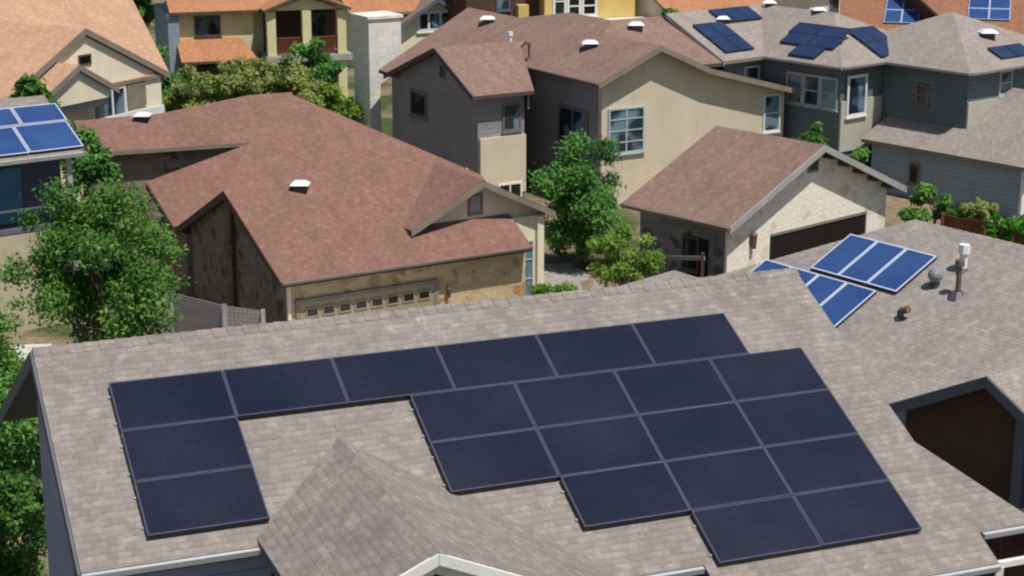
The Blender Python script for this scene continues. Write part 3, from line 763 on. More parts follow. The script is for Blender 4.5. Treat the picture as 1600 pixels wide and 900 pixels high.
# ================================================================== C: white stone garage
C = Fr((7.34, 59.38, -14.12), 42)
HC = house('stone_garage', 'white limestone garage with brown gabled roof and wide dark open doorway', C, 5, -2.5, 'garage')
GC = -3.2
uh, hw = 4.95, 2.2
cbm = MB(); gable_v(cbm, C, -5.1, 0, 0.0, 9.9, 0.0, hw, 0.17)
roofC = cbm.build('roof', [M['roof_plum'], M['trim_taupe']], HC)
wb = MB(); wall_gable_v(wb, C, -4.7, -0.56, 0.55, 9.35, GC, 0.06, hw - 0.17)
wb.build('wall', [M['stone_white_shade']], HC)
# stone front with the doorway cut out
fb = MB()
dl, dr, dh = 2.75, 8.25, -0.78
def fz(u): return hw - 0.2 - abs(u - uh) * hw / uh * 0.985
fb.prism([C.P(0.5, -0.5, GC), C.P(dl, -0.5, GC), C.P(dl, -0.5, fz(dl)), C.P(0.5, -0.5, fz(0.5))], -C.V * 0.1)
fb.prism([C.P(dl, -0.5, dh), C.P(dr, -0.5, dh), C.P(dr, -0.5, fz(dr)), C.P(uh, -0.5, fz(uh)), C.P(dl, -0.5, fz(dl))], -C.V * 0.1)
fb.prism([C.P(dr, -0.5, GC), C.P(9.4, -0.5, GC), C.P(9.4, -0.5, fz(9.4)), C.P(dr, -0.5, fz(dr))], -C.V * 0.1)
fb.build('front_wall', M['stone_white'], HC)
one('opening_shade_sheet', M['door_and_shade'], HC, lambda mb: mb.box(C, dl + .02, dr - .02, -0.558, -0.54, GC, dh - 0.01))  # near-black sheet paints the shade inside the open garage
one('door_header', M['trim_taupe'], HC, lambda mb: mb.box(C, dl + .005, dr - .005, -0.537, -0.505, dh - 0.1, dh - 0.004))
fascia(HC, C, [((uh, 0, hw), (0, 0, 0), 'V'), ((uh, 0, hw), (9.9, 0, 0), 'V')], M['trim_grey'], 0.24, 0.05, 'fascia', 0.01)
for t_ in (0.12, 0.3, 0.48, 0.66, 0.84):
    for sgn in (-1, 1):
        u = uh + sgn * uh * t_
        one('bracket', M['trim_brown'], HC, lambda mb: mb.bar(C.P(u, -0.5, hw * (1 - t_) - 0.28), C.P(u, -0.06, hw * (1 - t_) - 0.28), 0.13))
window(HC, C, 'V', (uh - 0.28, -0.5, hw - 1.05), 0.56, 0.55, M['trim_taupe'], M['trim_brown'], 1, 1, 0.08, 0.05, False, 'louvre')
window(HC, C, '-U', (0.55, -2.6, GC + 1.2), 0.8, 1.2, M['trim_brown'], M['glass_black'])
one('side_door', M['door_and_shade'], HC, lambda mb: mb.box(C, 0.5, 0.552, -2.3, -1.4, GC, GC + 2.4))
one('wall_lamp', M['vent_brown'], HC, lambda mb: (mb.tube(C.P(1.75, -0.38, -1.1), C.P(1.75, -0.38, -0.62), 0.09, 0.12, 8), mb.tube(C.P(1.75, -0.38, -0.62), C.P(1.75, -0.38, -0.48), 0.14, 0.02, 8), mb.bar(C.P(1.75, -0.5, -0.7), C.P(1.75, -0.38, -0.7), 0.05)))
gutter(HC, C, [((0, -5.1, 0), (0, 0, 0), '-U')], M['trim_taupe'], 0.1)

# ================================================================== E: two storey cream house
E = Fr((3.9, 81.08, -12.6), 31)
HE = house('two_storey_house', 'tall two-storey house with cream gable wall, dark left walls and a brown roof', E, 4, -6)
GE = -6.4
ep = math.tan(R(23))
er, eh = 3.45, 3.45 * ep
eb = MB()
eb.slab(E, [(0, 0, 0), (er, 0, eh), (er, -4.76, eh), (4.6, -5.9, 4.6 * ep), (4.6, -9.5, 4.6 * ep), (er, -12.5, eh), (er, -17.9, eh), (-2.9, -16.2, -2.9 * ep), (-2.9, -11.5, -2.9 * ep), (0, -11.5, 0)], 0.17)
eb.slab(E, [(er, 0, eh), (6.3, 0, 0.2), (6.3, -16.6, 0.2), (er, -16.6, eh)], 0.17)
eb.slab(E, [(6.3, 0.0, 0.195), (11.9, 0.0, -1.28), (11.9, -6, -1.28), (6.3, -6, 0.195)], 0.17)
eb.slab(E, [(-4.77, -3.0, -0.62), (-1.55, -3.0, -0.62), (-0.3, -6.3, 0.977), (0.3, -6.7, 1.17), (-4.77, -6.7, 1.17)], 0.17)
eb.slab(E, [(-4.77, -6.71, 1.165), (0.3, -6.71, 1.165), (0.3, -11.9, -0.75), (-4.77, -11.9, -0.75)], 0.17)
eb.slab(E, [(er + 0.01, -4.76, eh), (6.2, -2.0, 0.29), (6.2, -1.6, 0.12), (8.4, -1.6, 0.12), (8.4, -5.9, 1.95), (4.62, -5.9, 1.95)], 0.17)
eb.slab(E, [(4.62, -9.5, 1.9), (4.62, -5.92, 1.95), (8.4, -5.92, 1.95), (8.4, -10.2, 0.12), (6.0, -10.2, 0.12)], 0.17)
roofE = eb.build('roof', [M['roof_plum'], M['trim_brown']], HE)
wb = MB()
wb.prism([E.P(0.6, -0.6, GE), E.P(0.6, -0.6, 0.06), E.P(er, -0.6, eh - 0.2), E.P(6.3, -0.6, 0.02), E.P(11.3, -0.6, -1.32), E.P(11.3, -0.6, GE)], E.V * -0.3)
wb.build('gable_wall', M['wall_cream'], HE)
wb = MB()
wb.box(E, 0.55, 6.2, -15.8, -0.92, GE, 0.05); wb.box(E, 6.22, 11.2, -6, -0.93, GE, -1.45)
wall_gable_u(wb, E, -4.25, -1.75, -3.55, -11.2, GE, -0.55, 1.0, -6.7)
wb.box(E, -2.4, 0.5, -15.7, -11.25, GE, -1.15)
wb.prism([E.P(-1.62, -3.3, -0.70), E.P(-0.36, -6.25, 0.76), E.P(-0.36, -6.25, -1.5), E.P(-1.62, -3.3, -1.5)], E.U * -0.1)
wb.build('wall', M['wall_taupe'], HE)
one('bay_wall', M['wall_cream'], HE, lambda mb: mb.box(E, -4.2, -1.75, -3.54, -3.38, -5.4, -2.7))
fascia(HE, E, [((er, 0, eh), (0, 0, 0), 'V'), ((er, 0, eh), (6.3, 0, 0.2), 'V'), ((6.3, 0, 0.2), (11.9, 0, -1.28), 'V')], M['trim_taupe'], 0.26, 0.05, 'fascia', 0.01)
fascia(HE, E, [((-4.77, -6.7, 1.17), (-4.77, -3.0, -0.62), '-U'), ((-4.77, -6.7, 1.17), (-4.77, -11.9, -0.75), '-U')], M['trim_brown'], 0.24, 0.05, 'side_fascia', 0.01)
window(HE, E, 'V', (0.95, -0.6, -3.5), 2.02, 2.15, M['frame_green'], M['glass_blue'], 2, 4, 0.09)
window(HE, E, 'V', (10.0, -0.6, -3.3), 1.05, 1.85, M['trim_white'], M['glass_blue'], 1, 2, 0.09)
window(HE, E, '-U', (-4.25, -10.1, -2.55), 1.7, 1.3, M['frame_taupe'], M['glass'], 1, 1, 0.12)
window(HE, E, '-U', (-4.25, -7.1, -0.35), 0.55, 0.65, M['frame_taupe'], M['glass_black'], 1, 1, 0.06, 0.05, False, 'louvre')
window(HE, E, 'V', (-2.95, -3.55, -2.5), 1.0, 1.3, M['frame_taupe'], M['glass_blue'], 1, 2, 0.09)
window(HE, E, 'V', (-3.3, -3.38, -5.75), 1.3, 0.85, M['trim_white'], M['glass_black'], 2, 1, 0.09)
window(HE, E, '-U', (0.55, -4.2, -3.3), 2.6, 1.7, M['frame_taupe'], M['glass_blue'], 2, 1, 0.1)
gutter(HE, E, [((0, -11.5, 0), (0, 0, 0), '-U')], M['trim_taupe'], 0.1)
roof_vent(roofE, E, (2.55, -14.3, 1.08), 'cap', 1.1)
roof_vent(roofE, E, (2.3, -4.2, 0.98), 'cap', 1.1)
roof_vent(roofE, E, (5.5, -5.0, 1.56), 'cap', 1.1)
roof_vent(roofE, E, (1.3, -9.9, 0.55), 'capped_pipe', 0.9)
roof_vent(roofE, E, (0.5, -6.8, 0.2), 'pipe', 0.9)
# its tall stone chimney
ch = MB()
cu0 = -4.1; cv0 = -17.4
def chim(mb, u0, u1, v0, v1, h0, h1): mb.box(E, u0, u1, v0, v1, h0, h1)
chim(ch, -2.85, -0.95, -19.2, -17.35, -1.4, 1.25)
chim(ch, -2.85, -2.22, -19.2, -17.35, GE, -1.402)
chim(ch, -2.95, -0.85, -19.3, -17.25, 1.252, 1.4)
# sloping shoulder
ch.prism([E.P(-2.222, -17.36, -1.41), E.P(-0.96, -17.36, -1.41), E.P(-2.222, -17.36, -2.2)], -E.V * 1.8)
chm = ch.build('chimney', M['stone_chimney'], HE)

# ================================================================== F: green-grey house on the right
F = Fr((15.55, 84.66, -12.4), 40)
HF = house('green_house', 'two-storey grey-green house with stepped hipped pale grey roof and navy panels', F, 5, -2)
GF = -7.0
fb = MB()
hip(fb, F, 0.0, 8.0, -12.0, 0.0, 0.0, TP)
gable_u(fb, F, -2.8, 4.0, -4.95, -13.0, 0.0, 1.92, 0.17)
hip(fb, F, 3.1, 12.4, -4.4, 5.0, 0.0, TP * 0.92)
roofF = fb.build('roof', [M['roof_ash'], M['trim_taupe']], HF)
lr = MB(); lr.slab(F, [(1.75, -0.1, -3.62), (1.75, 9.5, -3.62), (7.0, 9.5, -3.62 + 5.25 * TP), (7.0, -0.1, -3.62 + 5.25 * TP)], 0.17)
roofF2 = lr.build('lower_roof', [M['roof_ash'], M['trim_taupe']], HF)
wb = MB()
wb.box(F, 0.5, 7.5, -11.5, -0.5, GF, 0.0); wb.box(F, -2.3, 0.45, -12.4, -5.45, GF, 0.0); wb.box(F, 3.6, 11.9, -0.45, 4.5, GF, 0.0)
wb.build('wall', M['wall_green'], HF)
one('light_wall', M['wall_sage'], HF, lambda mb: mb.box(F, 0.52, 3.55, -0.49, -0.40, -4.2, -1.75))
one('light_wall', M['wall_sage'], HF, lambda mb: mb.box(F, 3.62, 11.9, 4.51, 4.60, -4.2, -1.5))
one('lower_wall', M['wall_bluegrey'], HF, lambda mb: mb.box(F, 2.1, 7.0, 0.3, 8.7, GF, -3.75))
one('corner_wall', M['trim_white'], HF, lambda mb: mb.box(F, 2.12, 6.8, 8.72, 8.85, GF, -3.75))
for k, v in enumerate((-3.85, -2.77, -1.69)):
    window(HF, F, '-U', (0.5, v, -2.2), 1.06, 1.55, M['frame_green'], M['glass_blue'], 1, 2, 0.11)
window(HF, F, 'V', (0.85, -0.40, -2.55), 1.45, 2.0, M['trim_white'], M['glass_blue'], 1, 1, 0.13)
window(HF, F, 'V', (-0.9, -5.45, -1.6), 1.1, 1.1, M['frame_green'], M['glass_blue'], 1, 1, 0.1)
window(HF, F, '-U', (3.6, 1.6, -1.95), 0.75, 1.0, M['frame_taupe'], M['glass_black'], 1, 2, 0.09)
window(HF, F, 'V', (6.0, 4.5, -1.45), 1.0, 1.2, M['frame_green'], M['glass'], 1, 2, 0.1)
window(HF, F, '-U', (2.1, 2.6, -5.4), 0.6, 1.0, M['frame_taupe'], M['glass_black'], 1, 1, 0.08)
gutter(HF, F, [((0, -4.9, 0), (0, 0, 0), '-U'), ((0, 0, 0), (3.1, 0, 0), 'V'), ((3.1, 0.15, 0), (3.1, 5.0, 0), '-U'), ((3.1, 5.0, 0), (12.4, 5.0, 0), 'V')], M['trim_grey'], 0.12)
fascia(HF, F, [((-2.8, -4.95, 0), (-2.8, -8.97, 1.92), '-U')], M['trim_grey'], 0.24, 0.05, 'rake_board', 0.01)
roof_vent(roofF, F, (4.0, -5.0, 1.78), 'cap', 0.95)
roof_vent(roofF, F, (4.3, -8.6, 1.8), 'cap', 1.0)
roof_vent(roofF, F, (0.2, -8.0, 1.35), 'cap', 1.0)
roof_vent(roofF, F, (7.6, 2.6, 1.05), 'cap', 1.2)
def slope_axes(fr, face):
    c, s = math.cos(R(25.5)), math.sin(R(25.5))
    if face == 'V': return fr.U, fr.V * c - fr.Z * s
    if face == '-U': return fr.V, -fr.U * c - fr.Z * s
GN = 'navy solar panels on the grey-green house'
def navy(fr, face, pos, w, l, label, style='navy', group=GN):
    ex, ey = slope_axes(fr, face); n = ex.cross(-ey).normalized()
    place_panel(style, w, l, fr.P(*pos) + n * 0.13, ex, ey, label, group)
for i in range(2):
    for j in range(2):
        vh = 7.75 - j * 1.28 * math.cos(R(25.5))
        navy(F, 'V', (-2.25 + 0.18 * 0 + i * 1.03, -vh, (vh - 4.95) * TP), 1.01, 1.26, f'navy solar panel, {["upper", "lower"][j]} {["left", "right"][i]} of four by the green house\'s left edge')
for i in range(3):
    navy(F, 'V', (-0.1 + i * 0.95, -8.75 , 3.8 * TP), 0.93, 1.2, f'navy solar panel, {["left", "middle", "right"][i]} of three by the green house\'s ridge', 'navy')
for j, (nn, v0) in enumerate(((2, -5.1), (2, -4.9), (1, -3.6))):
    for i in range(nn):
        uu = 2.75 - j * 0.84
        navy(F, '-U', (uu, v0 + i * 1.7, uu * TP), 1.67, 0.92, f'navy solar panel on the green house\'s stepped array, {["top", "middle", "bottom"][j]} row' + (f', {["left", "right"][i]} one' if nn > 1 else ', alone in its row'))
for i in range(2):
    for j in range(2):
        vh = 2.5 - j * 1.15
        navy(F, 'V', (3.05 + i * 1.05, -vh, vh * TP), 1.03, 1.26, f'navy solar panel, {["upper", "lower"][j]} {["left", "right"][i]} of four on the green house\'s front hip')
for i in range(2):
    navy(F, 'V', (6.2 + i * 1.3, 3.55, 1.45 * TP * 0.92), 1.27, 0.95, f'navy solar panel, {["left", "right"][i]} of two on the green house\'s right slope')

# ================================================================== G: sandy roofed house top left
G = Fr((-16.91, 88.4, -13.2), 60)
HG = house('sandy_roof_house', 'pale ivory house with huge sandy orange roof and two nested front gables', G, -6, -5)
GG = -5.6
gb = MB()
gb.slab(G, [(0.1, 0, 0), (-24, 0, 0), (-24, -9, 4.29), (6.6, -9, 4.29)], 0.18)
gb.slab(G, [(6.6, -18, 0), (-24, -18, 0), (-24, -9.02, 4.29), (6.6, -9.02, 4.29)], 0.18)
roofG = gb.build('roof', [M['roof_sand'], M['trim_taupe']], HG)
g2 = MB(); gable_v(g2, G, -7, 0.02, -11.3, 0.1, -0.02, 2.78, 0.18, -5.6); g2.build('gable_roof', [M['roof_sand'], M['trim_taupe']], HG)
g3 = MB(); gable_v(g3, G, -3, 1.3, -10.2, -5.0, 0.05, 1.42, 0.16, -7.5); g3.build('small_gable_roof', [M['roof_sand'], M['trim_taupe']], HG)
fascia(HG, G, [((-5.6, 0.02, 2.78), (-11.3, 0.02, -0.02), 'V'), ((-5.6, 0.02, 2.78), (0.1, 0.02, -0.02), 'V')], M['trim_taupe'], 0.3, 0.06, 'gable_fascia', 0.0)
fascia(HG, G, [((-7.5, 1.3, 1.42), (-10.2, 1.3, 0.05), 'V'), ((-7.5, 1.3, 1.42), (-5.0, 1.3, 0.05), 'V')], M['trim_taupe'], 0.28, 0.06, 'small_gable_fascia', 0.0)
wb = MB(); wall_gable_v(wb, G, -6.5, -0.12, -10.8, -0.4, GG, -0.1, 2.45, -5.6)
wall_gable_v(wb, G, -0.25, 1.15, -9.8, -5.4, -0.35, 0.0, 1.15, -7.5)
wb.box(G, -23, -0.5, -14.4, -1.0, GG, 0.0)
wb.build('wall', M['wall_ivory'], HG)
one('porch_beam', M['trim_grey'], HG, lambda mb: (mb.box(G, -9.8, -5.3, 0.3, 0.9, -0.75, -0.36), mb.box(G, -9.7, -9.4, 0.4, 0.7, GG, -0.76), mb.box(G, -5.7, -5.4, 0.4, 0.7, GG, -0.76)))
window(HG, G, 'V', (-6.05, -0.12, 1.05), 0.85, 0.5, M['trim_brown'], M['glass_black'], 1, 1, 0.08, 0.05, False, 'gable_vent')
window(HG, G, 'V', (-4.9, -0.12, -2.2), 1.9, 2.0, M['trim_white'], M['glass_blue'], 2, 1, 0.14)
one('shutter', M['trim_taupe'], HG, lambda mb: mb.box(G, -2.9, -1.6, -0.12, -0.04, -1.35, -0.1))
one('balcony_rail', M['trim_white'], HG, lambda mb: (mb.box(G, -4.9, -0.6, 0.1, 0.2, -2.15, -1.5), mb.box(G, -4.95, -0.5, -0.11, 0.3, -2.45, -2.2)))
one('wall_lamp', M['vent_dark'], HG, lambda mb: (mb.tube(G.P(-5.15, -0.15, -0.15), G.P(-5.15, -0.15, 0.3), 0.14, 0.16, 8), mb.tube(G.P(-5.15, -0.15, 0.3), G.P(-5.15, -0.15, 0.45), 0.18, 0.02, 8)))

# ================================================================== L: panel roofed house on the left edge
L = Fr((-15.27, 62.85, -12.2), 36)
HL = house('blue_panel_house', 'beige house at left edge, roof nearly covered by blue panels, shaded balcony below', L, -2.5, -3)
GL = -6.6
lb = MB(); gable_u(lb, L, -9, 0.12, 0.0, -6.6, 0.0, 3.3 * TP, 0.17); roofL = lb.build('roof', [M['roof_grey'], M['trim_grey']], HL)
gutter(HL, L, [((-9, 0, 0), (0.12, 0, 0), 'V')], M['gutter'], 0.14)
wb = MB(); wall_gable_u(wb, L, -8.6, -0.12, -1.6, -6.2, GL, 0.0, 1.4, -3.3)
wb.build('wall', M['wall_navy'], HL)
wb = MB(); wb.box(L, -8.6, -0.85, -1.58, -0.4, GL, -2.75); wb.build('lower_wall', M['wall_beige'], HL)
one('porch_post', M['trim_grey'], HL, lambda mb: mb.box(L, -0.42, -0.24, -0.4, -0.22, GL, -0.1))
one('porch_post', M['trim_grey'], HL, lambda mb: mb.box(L, -5.0, -4.8, -0.4, -0.22, -2.6, -0.1))
one('balcony_rail', M['trim_slate'], HL, lambda mb: (mb.box(L, -4.8, -0.9, -0.5, -0.44, -1.95, -1.88), mb.box(L, -8.6, -0.8, -0.55, -0.38, -2.72, -2.55)))
dr = one('door', M['door_blue'], HL, lambda mb: mb.box(L, -2.55, -1.65, -1.595, -1.52, -2.6, -0.6))
one('handle', M['vent_grey'], dr, lambda mb: mb.box(L, -1.8, -1.72, -1.52, -1.46, -1.65, -1.5))
window(HL, L, 'V', (-4.6, -1.6, -1.9), 1.4, 1.2, M['trim_grey'], M['glass_blue'], 2, 1)
GLp = 'blue solar panels on the left edge house'
lab = {0: 'upper', 1: 'lower'}
for i in range(3):
    navy(L, 'V', (-1.42 - i * 1.7 + (0.0), -2.62, 2.62 * TP), 1.66, 1.1, f'blue solar panel, {orde[i]} from right in the left edge house\'s upper row', 'blue', GLp)
    navy(L, 'V', (-1.78 - i * 1.99, -1.58, 1.58 * TP), 1.96, 1.62, f'blue solar panel, {orde[i]} from right in the left edge house\'s lower row', 'blue', GLp)

# ================================================================== H: far house with balcony
H = Fr((-12.7, 111.85, -15.59), 18)
HH = house('balcony_house', 'butter yellow house with orange roof and a columned two-storey balcony', H, -2, -4)
GH = -3.3
hb = MB()
hb.slab(H, [(-8.2, -1.0, 2.75), (-1.6, -1.0, 2.75), (-1.6, -8, 6.1), (-8.2, -8, 6.1)], 0.18)
gable_v(hb, H, -8, 0.5, -2.7, 2.75, 2.85, 3.9, 0.18)
hb.slab(H, [(-2.5, -2.5, 3.2), (2.9, -2.5, 3.2), (2.9, -8, 6.1), (-2.5, -8, 6.1)], 0.18)
hb.build('roof', [M['roof_orange'], M['trim_brown']], HH)
pb = MB(); pb.slab(H, [(-7.8, 0.4, -0.1), (-3.1, 0.4, -0.1), (-3.9, -1.6, 1.05), (-7.8, -1.6, 1.05)], 0.16); pb.build('porch_roof', [M['roof_orange'], M['trim_brown']], HH)
wb = MB(); wb.box(H, -7.6, -3.0, -8, -1.6, GH, 2.7); wb.box(H, -2.98, 2.6, -8, -2.6, GH, 3.0)
wall_gable_v(wb, H, -0.2, -0.02, -2.2, 2.25, 2.75, 2.8, 3.5)
wb.build('wall', M['wall_butter'], HH)
one('left_wall_shade', M['wall_bluegrey'], HH, lambda mb: mb.box(H, -8.3, -7.62, -7.8, -1.2, GH, 2.6))  # blue-grey colour paints the shade on the yellow house's left side
one('porch_back_wall', M['wall_dark'], HH, lambda mb: mb.box(H, -2.2, 2.4, -2.59, -2.45, -2.9, 2.8))
one('lower_front_wall', M['wall_dark'], HH, lambda mb: mb.box(H, -7.4, -2.4, -1.58, -0.5, GH, -0.55))
for u in (-2.2, 0.0, 2.2):
    one('column', M['wall_butter'], HH, lambda mb: mb.box(H, u - 0.27, u + 0.27, -0.3, 0.2, 0.0, 2.72))
one('column', M['wall_butter'], HH, lambda mb: mb.box(H, 1.93, 2.47, -0.3, 0.2, GH, -0.4))
one('column', M['wall_butter'], HH, lambda mb: mb.box(H, -2.47, -1.93, -0.3, 0.2, GH, -0.4))
one('balcony_floor', M['trim_grey'], HH, lambda mb: mb.box(H, -2.6, 2.8, -2.44, 0.4, -0.38, -0.02))
mb = MB()
for k in range(38):
    u = -1.9 + k * 0.1027
    if abs(u) > 0.3: mb.box(H, u - 0.025, u + 0.025, -0.08, -0.03, 0.0, 1.0)
mb.box(H, -1.92, -0.28, -0.1, 0.0, 1.002, 1.09); mb.box(H, 0.28, 1.92, -0.1, 0.0, 1.002, 1.09)
mb.build('balcony_rail', M['wood_red'], HH)
window(HH, H, 'V', (-6.65, -1.6, 1.15), 1.6, 1.25, M['trim_brown'], M['glass'], 2, 1, 0.12)
window(HH, H, 'V', (0.5, -2.45, 0.2), 1.3, 2.1, M['trim_brown'], M['glass'], 2, 1, 0.1)

# ================================================================== I: orange roof behind the brown one
I = Fr((-10.63, 125.57, -14.7), 25)
HI = house('orange_roof_house', 'far house with plain orange roof and a dark little gable with white window', I, 5, -4)
GI = -4.6
ib = MB(); gable_u(ib, I, -0.6, 10.0, 0.0, -12, 0.0, 2.9, 0.18); ib.build('roof', [M['roof_orange'], M['trim_taupe']], HI)
i2 = MB(); gable_v(i2, I, -4, 0.7, 2.6, 8.6, -0.95, 0.95, 0.2, 5.7); i2.build('gable_roof', [M['roof_plum'], M['trim_slate']], HI)
wb = MB(); wall_gable_u(wb, I, -0.2, 9.5, -0.5, -11.4, GI, -0.05, 2.6); wall_gable_v(wb, I, -3, 0.1, 3.0, 8.3, GI, -1.1, 0.7, 5.7); wb.build('wall', M['wall_ivory'], HI)
window(HI, I, 'V', (4.3, 0.1, -1.5), 2.7, 1.5, M['trim_white'], M['glass_blue'], 3, 1, 0.22)
fascia(HI, I, [((5.7, 0.7, 0.95), (2.6, 0.7, -0.95), 'V'), ((5.7, 0.7, 0.95), (8.6, 0.7, -0.95), 'V')], M['trim_slate'], 0.32, 0.05, 'gable_fascia', 0.0)

# ================================================================== J: yellow house
J = Fr((2.44, 125.48, -15.05), 20)
HJ = house('yellow_house', 'bright yellow far house with white framed windows over a flat white porch', J, 2, -3)
GJ = -4.2
one('wall', M['wall_yellow'], HJ, lambda mb: mb.box(J, -0.2, 6.6, -8, 0, GJ, 3.4))
jb = MB(); gable_u(jb, J, -0.8, 7.2, 0.7, -8.7, 3.4, 5.4, 0.18); jb.build('roof', [M['roof_orange'], M['trim_white']], HJ)
window(HJ, J, 'V', (0.4, 0, 0.1), 1.0, 2.2, M['trim_white'], M['glass'], 1, 2, 0.16)
window(HJ, J, 'V', (1.45, 0, 0.1), 1.05, 2.2, M['trim_white'], M['glass_black'], 1, 3, 0.16)
window(HJ, J, 'V', (2.55, 0, 0.1), 1.15, 2.2, M['trim_white'], M['glass_black'], 1, 3, 0.16)
one('porch_roof', M['trim_white'], HJ, lambda mb: (mb.box(J, -0.4, 7.4, 0.02, 1.6, -0.62, -0.3), mb.box(J, 2.6, 7.2, 0.1, 1.4, -0.298, -0.1)))
one('porch_wall', M['wall_ivory'], HJ, lambda mb: mb.box(J, -0.2, 7.2, 0.02, 1.4, GJ, -0.63))
one('side_wall', M['wall_dark'], HJ, lambda mb: mb.box(J, -5.6, -0.25, -6, -1.0, GJ, 3.0))  # dark colour paints the shaded left side of the house
window(HJ, J, 'V', (-3.4, -1.0, 0.6), 1.0, 1.0, M['trim_slate'], M['glass_blue'], 1, 1, 0.1)
one('column', M['wall_yellow'], HJ, lambda mb: mb.box(J, -2.0, -1.25, -0.95, -0.3, GJ, 1.0))

# ================================================================== Mid: orange roof behind the navy panels
Mh = Fr((11.51, 125.42, -15.26), 40)
HM = house('orange_gable_house', 'far orange roofed house half hidden behind the navy panels', Mh, 5, -3)
mb = MB(); gable_u(mb, Mh, -0.3, 15, 1.2, -11, -0.5, 3.2, 0.18); mb.build('roof', [M['roof_orange'], M['trim_taupe']], HM)
wb = MB(); wall_gable_u(wb, Mh, 0.2, 14.5, 0.7, -10.5, -4.2, -0.5, 2.9); wb.build('wall', M['wall_ivory'], HM)
window(HM, Mh, '-U', (0.2, -4.0, -1.2), 1.2, 1.2, M['trim_white'], M['glass'])
# pale house further right
Q = Fr((20.6, 124.0, -15.0), 35)
HQ = house('pale_house', 'pale cream far house showing between the orange roof and the brick red roof', Q, 3, -3)
mb = MB(); gable_u(mb, Q, -0.7, 2.4, 0.5, -4, 2.2, 3.4, 0.18); mb.build('roof', [M['roof_orange'], M['trim_taupe']], HQ)
one('wall', M['wall_ivory'], HQ, lambda mb: mb.box(Q, -0.4, 2.0, -3.5, 0, -4, 2.2))
window(HQ, Q, 'V', (1.3, 0, 0.3), 1.1, 1.2, M['trim_white'], M['glass'])

# ================================================================== K: brick-red roof with panels, top right
K = Fr((30.25, 122.24, -15.52), -15)
HK = house('brick_red_house', 'far house with brick-red roof, blue panels and deep shaded rake', K, 5, -4)
kb = MB()
kb.slab(K, [(0.0, 0.3, -0.14), (14, 0.3, -0.14), (14, -7.5, 3.58), (-5.6, -7.5, 3.58)], 0.2)
kb.slab(K, [(14, -15, 0), (-5.6, -15, 0), (-5.6, -7.52, 3.57), (14, -7.52, 3.57)], 0.2)
kb.build('roof', [M['roof_brick'], M['trim_taupe']], HK)
wb = MB()
wb.prism([K.P(0.1, -0.6, -4.5), K.P(0.1, -0.6, -0.1), K.P(-5.3, -7.5, 3.3), K.P(-5.3, -7.5, -4.5)], K.U * 0.25)
wb.box(K, 0.4, 13.5, -14, -0.4, -4.5, -0.1)
wb.build('wall', M['wall_dark'], HK)  # shade below the rake put into the dark wall colour
k2 = MB(); k2.slab(K, [(-9.5, -2.4, -0.54), (-1.9, -2.4, -0.54), (-5.4, -8.0, 2.13), (-9.5, -8.0, 2.13)], 0.18); k2.build('side_roof', [M['roof_brick'], M['trim_taupe']], HK)
one('side_wall', M['wall_sage'], HK, lambda mb: mb.box(K, -9.2, -2.0, -7.6, -2.8, -4.5, -0.6))
GK = 'blue solar panels on the brick-red roof'
for i in range(2):
    for j in range(2):
        vh = 3.85 - j * 1.26
        navy(K, 'V', (0.42 + i * 1.4, -vh, vh * TP), 1.38, 1.38, f'blue solar panel on the brick-red roof, {["upper", "lower"][j]} {["left", "right"][i]} of four', 'blue', GK)
for i in range(2):
    for j in range(2):
        vh = 6.5 - j * 1.52
        navy(K, 'V', (-5.3 + i * 1.2, -vh, (vh - 2.4) * TP - 0.54), 1.18, 1.66, f'blue solar panel on the lower roof by the shaded rake, {["upper", "lower"][j]} {["left", "right"][i]} of four', 'blue', GK)

# ================================================================== fences, small things
def fence(name, label, pts, h, mat, post_m, post_w=0.1, board=True, step=2.0):
    p0 = pts[0]; root = thing(name, label, 'fence', (p0[0], p0[1], gz(*p0)))
    for a, b in zip(pts[:-1], pts[1:]):
        A_ = Vector((a[0], a[1], 0)); B_ = Vector((b[0], b[1], 0)); Lh = (B_ - A_).length; n = max(1, round(Lh / step))
        d = (B_ - A_).normalized(); s = d.cross(Vector((0, 0, 1)))
        for k in range(n):
            q0 = A_.lerp(B_, k / n); q1 = A_.lerp(B_, (k + 1) / n)
            z0 = gz(q0.x, q0.y); z1 = gz(q1.x, q1.y)
            if board:
                mb = MB(); m_ = max(2, int((q1 - q0).length / 0.15))
                for i in range(m_):
                    e0 = q0.lerp(q1, (i + 0.06) / m_); e1 = q0.lerp(q1, (i + 0.94) / m_); zz = z0 + (z1 - z0) * i / m_
                    mb.prism([e0 + Vector((0, 0, zz)), e1 + Vector((0, 0, zz)), e1 + Vector((0, 0, zz + h)), e0 + Vector((0, 0, zz + h))], s * 0.025)
                mb.bar(q0 + Vector((0, 0, z0 + h * .8)) - s * 0.04, q1 + Vector((0, 0, z1 + h * .8)) - s * 0.04, 0.07)
                mb.bar(q0 + Vector((0, 0, z0 + h * .2)) - s * 0.04, q1 + Vector((0, 0, z1 + h * .2)) - s * 0.04, 0.07)
                mb.build('board_panel', mat, root)
            else:
                mb = MB()
                for t_ in (0.3, 0.62, 0.95): mb.bar(q0 + Vector((0, 0, z0 + h * t_)), q1 + Vector((0, 0, z1 + h * t_)), 0.05, 0, (0, 0, 1), 0.14)
                mb.build('rail', mat, root)
        for k in range(n + 1):
            q = A_.lerp(B_, k / n); z = gz(q.x, q.y)
            mb = MB(); mb.bar(q + Vector((0, 0, z - 0.2)) + s * 0.09, q + Vector((0, 0, z + h + 0.08)) + s * 0.09, post_w); mb.build('post', post_m, root)
    return root
fence('wooden_fence', 'greyed wooden board fence beside the big tree at the red-brown roofed house', [(-14.6, 57.4), (-11.75, 59.8), (-9.55, 58.0), (-8.2, 57.5)], 2.0, M['wood_fence'], M['trim_grey'], 0.12)
